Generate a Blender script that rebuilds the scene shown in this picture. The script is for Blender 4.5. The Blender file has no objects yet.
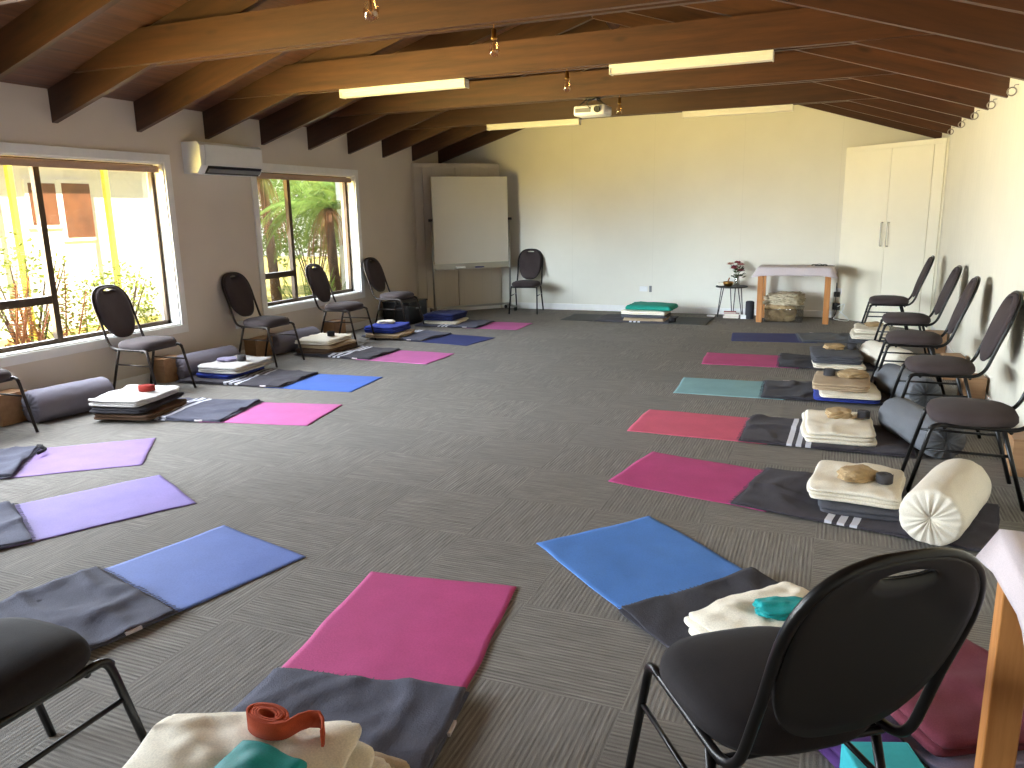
import bpy, bmesh, math, random
from mathutils import Vector, Matrix, noise
PI = math.pi
C = bpy.context.scene.collection
random.seed(7)

# ------------------------------------------------------------------ materials
def lin(c):
    return tuple(((v/12.92) if v <= .04045 else ((v+.055)/1.055)**2.4) for v in c)

def rgb(r, g, b):
    return lin((r/255, g/255, b/255)) + (1,)

class NT:
    def __init__(s, name):
        s.m = bpy.data.materials.new(name); s.m.use_nodes = True
        s.n = s.m.node_tree.nodes; s.l = s.m.node_tree.links
        s.b = s.n['Principled BSDF']; s.out = s.n['Material Output']
    def node(s, t, **kw):
        n = s.n.new(t)
        for k, v in kw.items(): setattr(n, k, v)
        return n
    def link(s, a, b): s.l.new(a, b)
    def coords(s, kind='Object', scale=(1,1,1), rot=(0,0,0), loc=(0,0,0)):
        tc = s.node('ShaderNodeTexCoord'); mp = s.node('ShaderNodeMapping')
        mp.inputs['Scale'].default_value = scale; mp.inputs['Rotation'].default_value = rot
        mp.inputs['Location'].default_value = loc
        s.link(tc.outputs[kind], mp.inputs['Vector']); return mp.outputs['Vector']
    def noise(s, vec, scale, detail=3, rough=.6):
        n = s.node('ShaderNodeTexNoise'); n.inputs['Scale'].default_value = scale
        n.inputs['Detail'].default_value = detail; n.inputs['Roughness'].default_value = rough
        if vec is not None: s.link(vec, n.inputs['Vector'])
        return n.outputs['Fac']
    def ramp(s, fac, stops):
        r = s.node('ShaderNodeValToRGB'); e = r.color_ramp.elements
        while len(e) < len(stops): e.new(.5)
        for i, (p, c) in enumerate(stops): e[i].position = p; e[i].color = c
        s.link(fac, r.inputs['Fac']); return r.outputs['Color']
    def mix(s, fac, a, b, mode='MIX'):
        m = s.node('ShaderNodeMix', data_type='RGBA', blend_type=mode)
        for sock, v in ((m.inputs[0], fac), (m.inputs[6], a), (m.inputs[7], b)):
            if hasattr(v, 'links'): s.link(v, sock)
            else: sock.default_value = v
        return m.outputs[2]
    def math(s, op, a, b=None, c=None):
        m = s.node('ShaderNodeMath', operation=op)
        for i, v in enumerate((a, b, c)):
            if v is None: continue
            if hasattr(v, 'links'): s.link(v, m.inputs[i])
            else: m.inputs[i].default_value = v
        return m.outputs[0]
    def sep(s, vec):
        n = s.node('ShaderNodeSeparateXYZ'); s.link(vec, n.inputs[0]); return n.outputs
    def comb(s, x, y, z):
        n = s.node('ShaderNodeCombineXYZ')
        for i, v in enumerate((x, y, z)):
            if hasattr(v, 'links'): s.link(v, n.inputs[i])
            else: n.inputs[i].default_value = v
        return n.outputs[0]
    def bump(s, h, strength=.3, dist=.01):
        b = s.node('ShaderNodeBump'); b.inputs['Strength'].default_value = strength
        b.inputs['Distance'].default_value = dist
        s.link(h, b.inputs['Height']); s.link(b.outputs[0], s.b.inputs['Normal'])
    def base(s, c, rough=.6, metal=0, spec=None):
        if hasattr(c, 'links'): s.link(c, s.b.inputs['Base Color'])
        else: s.b.inputs['Base Color'].default_value = c
        s.b.inputs['Roughness'].default_value = rough; s.b.inputs['Metallic'].default_value = metal
        if spec is not None: s.b.inputs['Specular IOR Level'].default_value = spec
        return s.m

def dk(c, k): return (c[0]*k, c[1]*k, c[2]*k, 1)

def plain(name, c, rough=.5, metal=0, var=.12, scale=12, spec=None):
    t = NT(name); f = t.noise(t.coords(), scale)
    return t.base(t.ramp(f, [(.3, dk(c, 1-var)), (.7, dk(c, 1+var))]), rough, metal, spec)

def fabric(name, c, var=.18, scale=5, weave=260, rough=.95, bump=.25, stripes=None, sc=(.8,.8,.85,1)):
    t = NT(name); v = t.coords()
    f = t.noise(v, scale, 4); w = t.noise(v, weave, 1)
    col = t.ramp(f, [(.25, dk(c, 1-var)), (.75, dk(c, 1+var))])
    col = t.mix(.35, col, t.ramp(w, [(.3, dk(c, .75)), (.7, dk(c, 1.3))]))
    if stripes:
        x = t.sep(v)[0]; acc = None
        for s0, hw in stripes:
            k = t.math('LESS_THAN', t.math('ABSOLUTE', t.math('SUBTRACT', x, s0)), hw)
            acc = k if acc is None else t.math('MAXIMUM', acc, k)
        col = t.mix(acc, col, sc)
    t.bump(t.math('ADD', t.math('MULTIPLY', w, .3), f), bump, .006)
    m = t.base(col, rough, 0, .15)
    t.b.inputs['Sheen Weight'].default_value = .04
    return m

def wood(name, ca, cb, cknot, rough=.45, scale=1.0, tint=.5):
    t = NT(name)
    oi = t.node('ShaderNodeObjectInfo')
    tc = t.node('ShaderNodeTexCoord')
    off = t.comb(t.math('MULTIPLY', oi.outputs['Random'], 37), t.math('MULTIPLY', oi.outputs['Random'], 11), 0)
    ad = t.node('ShaderNodeVectorMath', operation='ADD'); t.link(tc.outputs['Object'], ad.inputs[0]); t.link(off, ad.inputs[1])
    mp = t.node('ShaderNodeMapping'); mp.inputs['Scale'].default_value = (1.1*scale, 14*scale, 14*scale)
    t.link(ad.outputs[0], mp.inputs['Vector'])
    g = t.noise(mp.outputs[0], 1.6, 5, .65)
    mp2 = t.node('ShaderNodeMapping'); mp2.inputs['Scale'].default_value = (2.2*scale, 6*scale, 6*scale)
    t.link(ad.outputs[0], mp2.inputs['Vector'])
    vo = t.node('ShaderNodeTexVoronoi'); vo.inputs['Scale'].default_value = 1.0; t.link(mp2.outputs[0], vo.inputs['Vector'])
    kn = t.ramp(vo.outputs['Distance'], [(.03, (1,1,1,1)), (.16, (0,0,0,1))])
    col = t.ramp(g, [(.3, ca), (.7, cb)])
    kf = t.math('MULTIPLY', kn, .75)
    col = t.mix(kf, col, cknot)
    col = t.mix(t.math('MULTIPLY', oi.outputs['Random'], tint), col, dk(ca, .75))
    t.bump(g, .15, .004)
    return t.base(col, rough)

# carpet: square tiles, ribs turning by a quarter from tile to tile
def carpet():
    t = NT('carpet'); v = t.coords(); x, y, z = t.sep(v)
    S = .5
    fx = t.math('FLOOR', t.math('DIVIDE', x, S)); fy = t.math('FLOOR', t.math('DIVIDE', y, S))
    wn = t.node('ShaderNodeTexWhiteNoise', noise_dimensions='2D'); t.link(t.comb(fx, fy, 0), wn.inputs['Vector'])
    chk = t.math('FLOORED_MODULO', t.math('ADD', fx, fy), 2.0)
    va = t.noise(t.comb(t.math('MULTIPLY', x, 6), t.math('MULTIPLY', y, 120), t.math('MULTIPLY', wn.outputs[0], 50)), 1, 3, .7)
    vb = t.noise(t.comb(t.math('MULTIPLY', x, 120), t.math('MULTIPLY', y, 6), t.math('MULTIPLY', wn.outputs[0], 50)), 1, 3, .7)
    n1 = t.math('ADD', t.math('MULTIPLY', va, t.math('SUBTRACT', 1, chk)), t.math('MULTIPLY', vb, chk))
    across = t.math('ADD', t.math('MULTIPLY', y, t.math('SUBTRACT', 1, chk)), t.math('MULTIPLY', x, chk))
    wob = t.math('MULTIPLY', t.noise(v, 9, 2), .0015)
    rib = t.math('SINE', t.math('MULTIPLY', t.math('ADD', across, wob), 2*PI/.0167))
    h = t.math('ADD', t.math('MULTIPLY_ADD', n1, .5, .25), t.math('MULTIPLY', rib, .075))
    sp = t.noise(v, 420, 1)
    col = t.ramp(h, [(.36, rgb(88,84,80)), (.47, rgb(128,123,117)), (.55, rgb(140,135,128)), (.66, rgb(172,167,159))])
    col = t.mix(.30, col, t.ramp(sp, [(.35, rgb(80,77,74)), (.65, rgb(156,151,144))]))
    col = t.mix(t.math('MULTIPLY', t.math('SUBTRACT', wn.outputs[0], .2), .34), col, rgb(112,108,103))
    t.bump(t.math('ADD', h, t.math('MULTIPLY', sp, .4)), .55, .008)
    return t.base(col, .95, 0, .1)

def wall_mat(name, c, groove=None, axis=1, strength=.35):
    t = NT(name); v = t.coords()
    f = t.noise(v, 1.3, 4)
    col = t.ramp(f, [(.3, dk(c, .96)), (.7, dk(c, 1.03))])
    fine = t.noise(v, 160, 2)
    if groove:
        p = t.math('FLOORED_MODULO', t.sep(v)[axis], groove)
        d = t.math('MINIMUM', t.math('DIVIDE', p, .006), 1.0)
        t.bump(t.math('ADD', d, t.math('MULTIPLY', fine, .05)), strength, .004)
        col = t.mix(t.math('MULTIPLY', t.math('SUBTRACT', 1.0, d), .35), col, dk(c, .62))
    else:
        t.bump(fine, .05, .002)
    return t.base(col, .6, 0, .25)

def plank_ceiling():
    t = NT('ceiling_boards'); v = t.coords(); x, y, z = t.sep(v)
    W = .135
    row = t.math('FLOOR', t.math('DIVIDE', x, W))
    wn = t.node('ShaderNodeTexWhiteNoise', noise_dimensions='1D'); t.link(row, wn.inputs['W'])
    g = t.noise(t.comb(t.math('MULTIPLY', x, 22), t.math('ADD', t.math('MULTIPLY', y, 1.2), t.math('MULTIPLY', wn.outputs[0], 40)), 0), 1, 4)
    col = t.ramp(g, [(.3, rgb(84,52,36)), (.7, rgb(124,82,58))])
    col = t.mix(t.math('MULTIPLY', wn.outputs[0], .4), col, rgb(78,48,36))
    kv = t.node('ShaderNodeTexVoronoi'); kv.inputs['Scale'].default_value = 1
    t.link(t.comb(t.math('MULTIPLY', x, 7), t.math('MULTIPLY', y, 2.6), 0), kv.inputs['Vector'])
    kn = t.ramp(kv.outputs['Distance'], [(.04, (1,1,1,1)), (.14, (0,0,0,1))])
    col = t.mix(t.math('MULTIPLY', kn, .6), col, rgb(62,34,24))
    d = t.math('MINIMUM', t.math('DIVIDE', t.math('FLOORED_MODULO', x, W), .009), 1.0)
    col = t.mix(t.math('MULTIPLY', t.math('SUBTRACT', 1.0, d), .8), col, rgb(40,22,15))
    t.bump(d, .4, .005)
    return t.base(col, .5)

M = {}
M['carpet'] = carpet()
M['wall'] = wall_mat('painted_wall', rgb(216,204,190))
M['wall_far'] = wall_mat('far_wall_board', rgb(228,224,210), 1.2, 0, .12)
M['wall_right'] = wall_mat('right_wall_board', rgb(232,226,208), .15, 1, .35)
M['ceiling'] = plank_ceiling()
M['rafter'] = wood('rafter_timber', rgb(56,32,17), rgb(84,49,26), rgb(28,14,7))
M['white_paint'] = plain('white_gloss_paint', rgb(236,234,230), .35, 0, .03)
M['cabinet'] = wall_mat('cabinet_paint', rgb(235,229,208))
M['cupboard'] = wall_mat('cupboard_paint', rgb(214,203,186), .15, 0, .08)
M['bronze'] = plain('flare_tinted_bronze', rgb(74,58,42), .4, .4, .08)  # frame bronze, with the brownish lens flare tint put into its colour
M['blind'] = fabric('roller_blind', rgb(190,160,138), .06)
M['plastic_white'] = plain('white_plastic', rgb(232,232,230), .35, 0, .02)
M['plastic_cream'] = plain('cream_plastic', rgb(226,222,206), .4, 0, .02)
M['plastic_grey'] = plain('grey_plastic', rgb(120,120,120), .5, 0, .05)
M['plastic_black'] = plain('black_plastic', rgb(22,22,23), .45, 0, .1)
M['frame_black'] = plain('black_painted_tube', rgb(20,19,19), .32, .3, .08)
M['frame_brown'] = plain('dark_brown_painted_tube', rgb(52,44,40), .3, .5, .08)
M['chrome'] = plain('steel_tube', rgb(190,190,190), .22, 1, .04)
M['brass'] = plain('brass', rgb(176,134,72), .28, 1, .1)
M['steel'] = plain('brushed_steel', rgb(165,160,150), .35, 1, .05)
M['seat'] = fabric('charcoal_chair_velour', rgb(70,61,61), .2, 7, 300, .85)
M['seat_black'] = fabric('black_chair_velour', rgb(40,36,37), .25, 6, 300, .8)
M['shell_black'] = plain('black_back_shell', rgb(14,13,13), .5, 0, .1)
M['wb'] = plain('whiteboard_enamel', rgb(222,216,202), .3, 0, .02, 2)
M['alu'] = plain('aluminium', rgb(176,174,168), .35, .9, .04)
M['table_wood'] = wood('golden_pine', rgb(176,112,56), rgb(206,144,84), rgb(120,66,28), .4, 1.2, .25)
M['box_wood'] = wood('pale_plywood', rgb(150,112,78), rgb(176,136,98), rgb(118,80,50), .55, 1.0, .3)
M['cloth_white'] = fabric('white_table_linen', rgb(204,192,194), .04, 4, 400)
M['ceramic'] = plain('tube_diffuser', rgb(228,222,206), .3, 0, .02)

def glass():
    t = NT('window_glass')
    tr = t.node('ShaderNodeBsdfTransparent'); gl = t.node('ShaderNodeBsdfGlossy'); gl.inputs['Roughness'].default_value = .02
    mx = t.node('ShaderNodeMixShader'); mx.inputs[0].default_value = .05
    tr.inputs[0].default_value = (.98,.99,.98,1)
    t.link(tr.outputs[0], mx.inputs[1]); t.link(gl.outputs[0], mx.inputs[2]); t.link(mx.outputs[0], t.out.inputs[0])
    return t.m
M['glass'] = glass()
def clear(name, tint, fac):
    t = NT(name)
    tr = t.node('ShaderNodeBsdfTransparent'); gl = t.node('ShaderNodeBsdfGlossy'); gl.inputs['Roughness'].default_value = .08
    mx = t.node('ShaderNodeMixShader'); mx.inputs[0].default_value = fac
    tr.inputs[0].default_value = tint
    t.link(tr.outputs[0], mx.inputs[1]); t.link(gl.outputs[0], mx.inputs[2]); t.link(mx.outputs[0], t.out.inputs[0])
    return t.m
M['clear_plastic'] = clear('clear_plastic', (.9,.9,.88,1), .12)
M['bulb_glass'] = clear('amber_bulb_glass', (.95,.82,.6,1), .18)

# ------------------------------------------------------------------ object helpers
def mesh(bm, name, smooth=False):
    me = bpy.data.meshes.new(name); bmesh.ops.recalc_face_normals(bm, faces=bm.faces[:]); bm.to_mesh(me); bm.free()
    if smooth:
        for p in me.polygons: p.use_smooth = True
    return me

def obj(name, bm, m, parent=None, smooth=False, loc=(0,0,0), rotz=0, rot=None):
    me = bm if isinstance(bm, bpy.types.Mesh) else mesh(bm, name, smooth)
    if len(me.materials) == 0: me.materials.append(m)
    o = bpy.data.objects.new(name, me); C.objects.link(o)
    o.location = loc; o.rotation_euler = rot or (0,0,rotz)
    if parent: o.parent = parent
    return o

def tag(o, label=None, cat=None, group=None, kind=None):
    if label: o['label'] = label
    if cat: o['category'] = cat
    if group: o['group'] = group
    if kind: o['kind'] = kind
    return o

def thing(name, label, cat, loc=(0,0,0), rotz=0, group=None, kind=None):
    o = bpy.data.objects.new(name, None); C.objects.link(o); o.empty_display_size = .1
    o.location = loc; o.rotation_euler = (0,0,rotz)
    return tag(o, label, cat, group, kind)

def dup(root, loc, rotz=0, label=None, group=None):
    r = root.copy(); C.objects.link(r); r.location = loc; r.rotation_euler = (0,0,rotz)
    if label: r['label'] = label
    if group: r['group'] = group
    for ch in list(root.children):
        c = ch.copy(); C.objects.link(c); c.parent = r
        for g in list(ch.children):
            d = g.copy(); C.objects.link(d); d.parent = c
    return r

def add_box(bm, x0, x1, y0, y1, z0, z1, bev=0):
    v = [bm.verts.new((x, y, z)) for x in (x0, x1) for y in (y0, y1) for z in (z0, z1)]
    F = [bm.faces.new([v[i] for i in f]) for f in ((0,1,3,2),(4,6,7,5),(0,4,5,1),(2,3,7,6),(0,2,6,4),(1,5,7,3))]
    if bev:
        ed = list({e for f in F for e in f.edges})
        bmesh.ops.bevel(bm, geom=ed, offset=bev, segments=2, affect='EDGES', profile=.5)

def box(x0, x1, y0, y1, z0, z1, bev=0):
    bm = bmesh.new(); add_box(bm, x0, x1, y0, y1, z0, z1, bev); return bm

def fillet(pts, r, n=6):
    P = [Vector(p) for p in pts]; out = [P[0]]
    for i in range(1, len(P)-1):
        a, b, c = P[i-1], P[i], P[i+1]
        d1 = min(r, (a-b).length*.48); d2 = min(r, (c-b).length*.48)
        s = b+(a-b).normalized()*d1; e = b+(c-b).normalized()*d2
        for k in range(n+1):
            t = k/n; out.append(s*(1-t)**2+b*2*t*(1-t)+e*t*t)
    out.append(P[-1]); return out

def add_tube(bm, pts, r, n=10, closed=False):
    P = [Vector(p) for p in pts]
    Q = [P[0]]
    for p in P[1:]:
        if (p-Q[-1]).length > 1e-5: Q.append(p)
    P = Q; N = len(P); rings = []; up = None
    for i in range(N):
        if closed: t = P[(i+1) % N]-P[i-1]
        else: t = P[min(i+1, N-1)]-P[max(i-1, 0)]
        t.normalize()
        if up is None:
            up = t.orthogonal().normalized()
        else:
            up = (up-t*up.dot(t)).normalized()
        s = t.cross(up)
        rr = r[i] if isinstance(r, (list, tuple)) else r
        rings.append([bm.verts.new(P[i]+(up*math.cos(2*PI*k/n)+s*math.sin(2*PI*k/n))*rr) for k in range(n)])
    for i in range(N if closed else N-1):
        a, b = rings[i], rings[(i+1) % N]
        for k in range(n): bm.faces.new((a[k], a[(k+1) % n], b[(k+1) % n], b[k]))
    if not closed:
        bm.faces.new(rings[0][::-1]); bm.faces.new(rings[-1])

def tube(pts, r, n=10, closed=False):
    bm = bmesh.new(); add_tube(bm, pts, r, n, closed); return bm

def add_lathe(bm, prof, n=24, c=(0,0,0), cap=True):
    rings = []
    for r, z in prof:
        rings.append([bm.verts.new((c[0]+r*math.cos(2*PI*k/n), c[1]+r*math.sin(2*PI*k/n), c[2]+z)) for k in range(n)])
    for a, b in zip(rings, rings[1:]):
        for k in range(n): bm.faces.new((a[k], a[(k+1) % n], b[(k+1) % n], b[k]))
    if cap:
        bm.faces.new(rings[0][::-1]); bm.faces.new(rings[-1])

def lathe(prof, n=24, c=(0,0,0), cap=True):
    bm = bmesh.new(); add_lathe(bm, prof, n, c, cap); return bm

def prism(poly, t, axis='y'):
    """polygon in x,z extruded by +-t/2 along y"""
    bm = bmesh.new()
    a = [bm.verts.new((x, -t/2, z)) for x, z in poly]; b = [bm.verts.new((x, t/2, z)) for x, z in poly]
    bm.faces.new(a); bm.faces.new(b[::-1])
    for i in range(len(poly)):
        j = (i+1) % len(poly); bm.faces.new((a[i], b[i], b[j], a[j]))
    return bm

def nz(x, y, z=0): return noise.noise(Vector((x, y, z)))

# ------------------------------------------------------------------ cloth shapes
def add_slab(bm, L, W, z0, th, seed=0, amp=.004, wav=.006, er=None, nx=26, ny=18, crease=0, cx=0, cy=0, rot=0, sag=0, freq=6, skew=0, corner=0):
    """flat textile slab: wrinkled top, rounded edges"""
    er = er if er is not None else th*.5
    cr, sr = math.cos(rot), math.sin(rot)
    def place(x, y, z):
        if corner:
            q = 1-corner*min(1, abs(x)/(L/2))**7*min(1, abs(y)/(W/2))**7; x *= q; y *= q
        bx = x+wav*nz(y*5, seed*3.1, x)*1.0; by = y+wav*nz(x*5, 7.7+seed*2.3, y)
        bx += skew*y
        return (cx+bx*cr-by*sr, cy+bx*sr+by*cr, max(z, .0005))
    def top(x, y):
        h = amp*nz(x*freq+seed*9.7, y*freq*1.2, seed)+amp*.5*nz(x*freq*2.7, y*freq*2.7+seed*5, 3)
        if crease:
            h += crease*math.exp(-((nz(x*2.2+seed*4, y*2.2, 9)*.7)/.05)**2)
            h += crease*.7*math.exp(-((nz(x*3+1.7, y*2.0+seed*6, 2)*.7)/.05)**2)
        dx, dy = abs(x)/(L/2), abs(y)/(W/2)
        return h-sag*(max(dx, dy)**3)
    xs = [(-1+2*i/nx) for i in range(nx+1)]; ys = [(-1+2*j/ny) for j in range(ny+1)]
    def ring_pts(inset):
        a, b = L/2-inset, W/2-inset; pts = []
        for i in range(nx): pts.append((xs[i]*a, -b))
        for j in range(ny): pts.append((a, ys[j]*b))
        for i in range(nx): pts.append((-xs[i]*a, b))
        for j in range(ny): pts.append((-a, -ys[j]*b))
        return pts
    ins = er*.8
    g = [[bm.verts.new(place(x*(L/2-ins), y*(W/2-ins), z0+th+top(x*(L/2-ins), y*(W/2-ins)))) for y in ys] for x in xs]
    for i in range(nx):
        for j in range(ny): bm.faces.new((g[i][j], g[i+1][j], g[i+1][j+1], g[i][j+1]))
    bnd = [g[i][0] for i in range(nx)]+[g[nx][j] for j in range(ny)]+[g[nx-i][ny] for i in range(nx)]+[g[0][ny-j] for j in range(ny)]
    prev = bnd
    for f, inset in ((.78, er*.22), (.45, 0), (.15, er*.25), (0, er*.7)):
        r = [bm.verts.new(place(x, y, z0+f*th+top(x, y)*(.3+.7*f))) for x, y in ring_pts(inset)]
        n = len(r)
        for k in range(n): bm.faces.new((prev[k], prev[(k+1) % n], r[(k+1) % n], r[k]))
        prev = r
    bm.faces.new(prev[::-1])

def slab(L, W, th, **k):
    bm = bmesh.new(); add_slab(bm, L, W, 0, th, **k); return bm

def folded(L, W, H, n, seed, amp=.010, jit=.016, nx=22, ny=22, crease=.006, sag=.012, wav=.012):
    """a folded blanket: n rounded layers with slightly different edges"""
    bm = bmesh.new(); R = random.Random(seed); t = H/n
    for i in range(n):
        add_slab(bm, L+R.uniform(-jit, jit), W+R.uniform(-jit, jit), i*t*.985, t, seed=seed, amp=amp*(.35+.65*(i+1)/n), wav=wav, er=t*.55,
                 nx=nx, ny=ny, crease=crease if i == n-1 else 0, cx=R.uniform(-jit, jit)*.5, cy=R.uniform(-jit, jit)*.5, rot=R.uniform(-.015, .015), sag=sag*(i+1)/n, corner=.075)
    return bm

def bolster_mesh(L, r, seed, flat=.9, pleat=18, wr=.004):
    """cylinder along local y with gathered ends, lying on z=0"""
    bm = bmesh.new(); n = 60; prof = []
    h = L/2; er = r*.28
    for k in range(7):                       # end cap from the gather out to the rim
        f = [.03, .12, .3, .5, .7, .86, .95][k]
        dep = -.022*math.exp(-(f/.14)**2)+.012*(1-f*f)
        prof.append((f*r, -h+er*.25*(f**6)-dep, f))
    prof += [(r*.99, -h+er*.7, 0), (r, -h+er*1.6, 0)]
    m = 16; body = [(r, -h+er*1.6+(L-3.2*er)*k/m, 0) for k in range(1, m)]
    full = prof+body+[(p[0], -p[1], p[2]) for p in reversed(prof)]
    rings = []
    for (rr, y, capf) in full:
        ring = []
        for k in range(n):
            a = 2*PI*k/n
            q = rr*(1+.02*nz(math.cos(a)*2+seed, math.sin(a)*2, y*5))+wr*nz(math.cos(a)*3+seed*3, y*14, math.sin(a)*3)*(1 if rr > r*.5 else 0)
            yy = y
            if capf:
                w = math.sin(PI*min(1, capf))*.007+.002
                yy += w*math.sin(a*pleat+2.5*nz(math.cos(a)*2, math.sin(a)*2, seed))*(1 if y < 0 else -1)
            x = q*math.cos(a)*1.02; z = q*math.sin(a)
            z = max(z, -r*flat+.004*nz(x*9, y*9))
            ring.append(bm.verts.new((x, yy, z+r*flat+.001)))
        rings.append(ring)
    for a, b in zip(rings, rings[1:]):
        for k in range(n): bm.faces.new((a[k], a[(k+1) % n], b[(k+1) % n], b[k]))
    bm.faces.new(rings[0][::-1]); bm.faces.new(rings[-1])
    return bm

def coil_mesh(r0, turns, th, hgt, seed=0, squash=1.0, tail=None):
    """a strap wound into a roll, standing on its edge turns"""
    bm = bmesh.new(); N = int(turns*26); pts = []
    for i in range(N+1):
        a = i/26*2*PI; r = r0+th*1.25*i/26
        pts.append(Vector((r*math.cos(a), r*math.sin(a)*squash, 0)))
    if tail:
        for q in tail: pts.append(Vector((q[0], q[1], q[2] if len(q) > 2 else 0)))
    rows = []
    for i, p in enumerate(pts):
        t = pts[min(i+1, len(pts)-1)]-pts[max(i-1, 0)]; t.z = 0; t.normalize()
        nrm = Vector((t.y, -t.x, 0)); j = .003*nz(i*.2, seed)
        a = p+nrm*th*.5; b = p-nrm*th*.5
        rows.append([bm.verts.new((a.x, a.y, p.z+j)), bm.verts.new((a.x, a.y, p.z+hgt+j)), bm.verts.new((b.x, b.y, p.z+hgt+j)), bm.verts.new((b.x, b.y, p.z+j))])
    for a, b in zip(rows, rows[1:]):
        for k in range(4): bm.faces.new((a[k], a[(k+1) % 4], b[(k+1) % 4], b[k]))
    bm.faces.new(rows[0]); bm.faces.new(rows[-1][::-1])
    bm2 = bm
    z0 = min(v.co.z for v in bm2.verts)
    for v in bm2.verts: v.co.z -= z0
    return bm2

def lump(w, d, h, seed, amp=.2, freq=5, ridge=.0, sq=3, n=4):
    """crumpled cloth heap resting on z=0"""
    bm = bmesh.new(); bmesh.ops.create_icosphere(bm, subdivisions=n+1, radius=1)
    for v in bm.verts:
        p = v.co.normalized()
        k = (abs(p.x)**sq+abs(p.y)**sq+abs(p.z)**sq)**(-1/sq); p = p*k
        f = 1+amp*noise.noise(p*freq*.35+Vector((seed*7.1, seed, 0)))
        if ridge: f += ridge*(1-2*abs(noise.noise(p*freq*.7+Vector((0, seed*3.7, 5)))))
        q = p*f
        v.co = Vector((q.x*w/2, q.y*d/2, q.z*h/2))
    for v in bm.verts: v.co.z = max(v.co.z, -h*.42)+h*.42
    return bm

# ------------------------------------------------------------------ room
XL, XR, YF, YB = -5.70, 1.10, 11.10, -2.30
MID = (XL+XR)/2; SL = .311; ZW = 2.45; ZR = 2.20
WIN = [(2.04, 5.56, .47, 1.95), (6.79, 8.64, .47, 1.94), (-1.2, 1.25, .47, 1.95)]

def struct(name, bm, m, label, cat, smooth=False):
    return tag(obj(name, bm, m, None, smooth), label, cat, None, 'structure')

struct('floor', box(XL-.2, XR+.2, YB-.2, YF+.2, -.12, 0), M['carpet'], 'grey carpet tile floor with ribs turning between tiles', 'floor')
bm = bmesh.new()
x0, x1 = XL-.22, XL
ys = sorted([(w[0], w[1], w[2], w[3]) for w in WIN])
cur = YB-.2
for a, b, c, d in ys:
    add_box(bm, x0, x1, cur, a, -.1, ZW+.06); add_box(bm, x0, x1, a, b, -.1, c); add_box(bm, x0, x1, a, b, d, ZW+.06); cur = b
add_box(bm, x0, x1, cur, YF+.2, -.1, ZW+.06)
struct('wall_left', bm, M['wall'], 'pale wall with the two windows', 'wall')
struct('wall_right', box(XR, XR+.2, YB-.2, YF+.2, -.1, ZW+.06), M['wall_right'], 'cream grooved board wall behind the right row of chairs', 'wall')
def gable(y):
    e = XR-XL+.4; b = prism([(XL-.2, -.1), (XR+.2, -.1), (XR+.2, ZW), (MID, ZW+(XR+.2-MID)*SL), (XL-.2, ZW)], .2)
    for v in b.verts: v.co.y += y
    return b
struct('wall_far', gable(YF+.1), M['wall_far'], 'cream gable wall at the far end of the room', 'wall')
struct('wall_back', gable(YB-.1), M['wall'], 'pale gable wall behind the viewer', 'wall')
bm = bmesh.new()
for s in (-1, 1):
    w = (XR-XL)/2+.75
    a = [Vector((MID, 0, ZW+3.4*SL)), Vector((MID+s*w, 0, ZW+3.4*SL-w*SL))]
    vs = []
    for dz in (0, .12):
        for y in (YB-.6, YF+.6):
            for p in a: vs.append(bm.verts.new((p.x, y, p.z+dz)))
    for f in ((0,1,3,2),(4,6,7,5),(0,4,5,1),(2,3,7,6),(0,2,6,4),(1,5,7,3)): bm.faces.new([vs[i] for i in f])
struct('ceiling', bm, M['ceiling'], 'pitched ceiling of dark timber boards', 'ceiling')

# baseboards
struct('baseboard_left', box(XL, XL+.014, YB, 10.08, 0, .09, .003), M['white_paint'], 'white baseboard under the windows', 'baseboard')
struct('baseboard_right', box(XR-.014, XR, YB, 10.08, 0, .09, .003), M['white_paint'], 'white baseboard along the grooved wall', 'baseboard')
struct('baseboard_far', box(-4.72, .03, YF-.014, YF, 0, .09, .003), M['white_paint'], 'white baseboard along the far wall', 'baseboard')

# roof trusses: a pair of rafters, every second pair tied by two planks
def rafter_bm(s):
    half = 3.42
    pts = [(MID, ZR+3.4*SL), (MID+s*half, ZR+3.4*SL-half*SL), (MID+s*half, ZR+3.4*SL-half*SL+.248), (MID, ZR+3.4*SL+.248)]
    ln = math.hypot(half, half*SL); th = math.atan(SL)
    # built along local x so the grain follows the timber
    hp = .248
    poly = [(0, 0), (ln, 0), (ln+hp*math.sin(th)*1, hp*math.cos(th)), (hp*math.sin(th), hp*math.cos(th))]
    poly = [(0, 0), (ln-.005, 0), (ln-.005+hp*math.sin(th), hp*math.cos(th)), (hp*math.sin(th), hp*math.cos(th))]
    return prism(poly, .048), th
RME = mesh(rafter_bm(1)[0], 'rafter'); TH = math.atan(SL); RME.materials.append(M['rafter'])
TIE = mesh(prism([(-3.06, 0), (3.06, 0), (2.42, .24), (-2.42, .24)], .042), 'tie_beam'); TIE.materials.append(M['rafter'])
kk = 1
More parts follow.
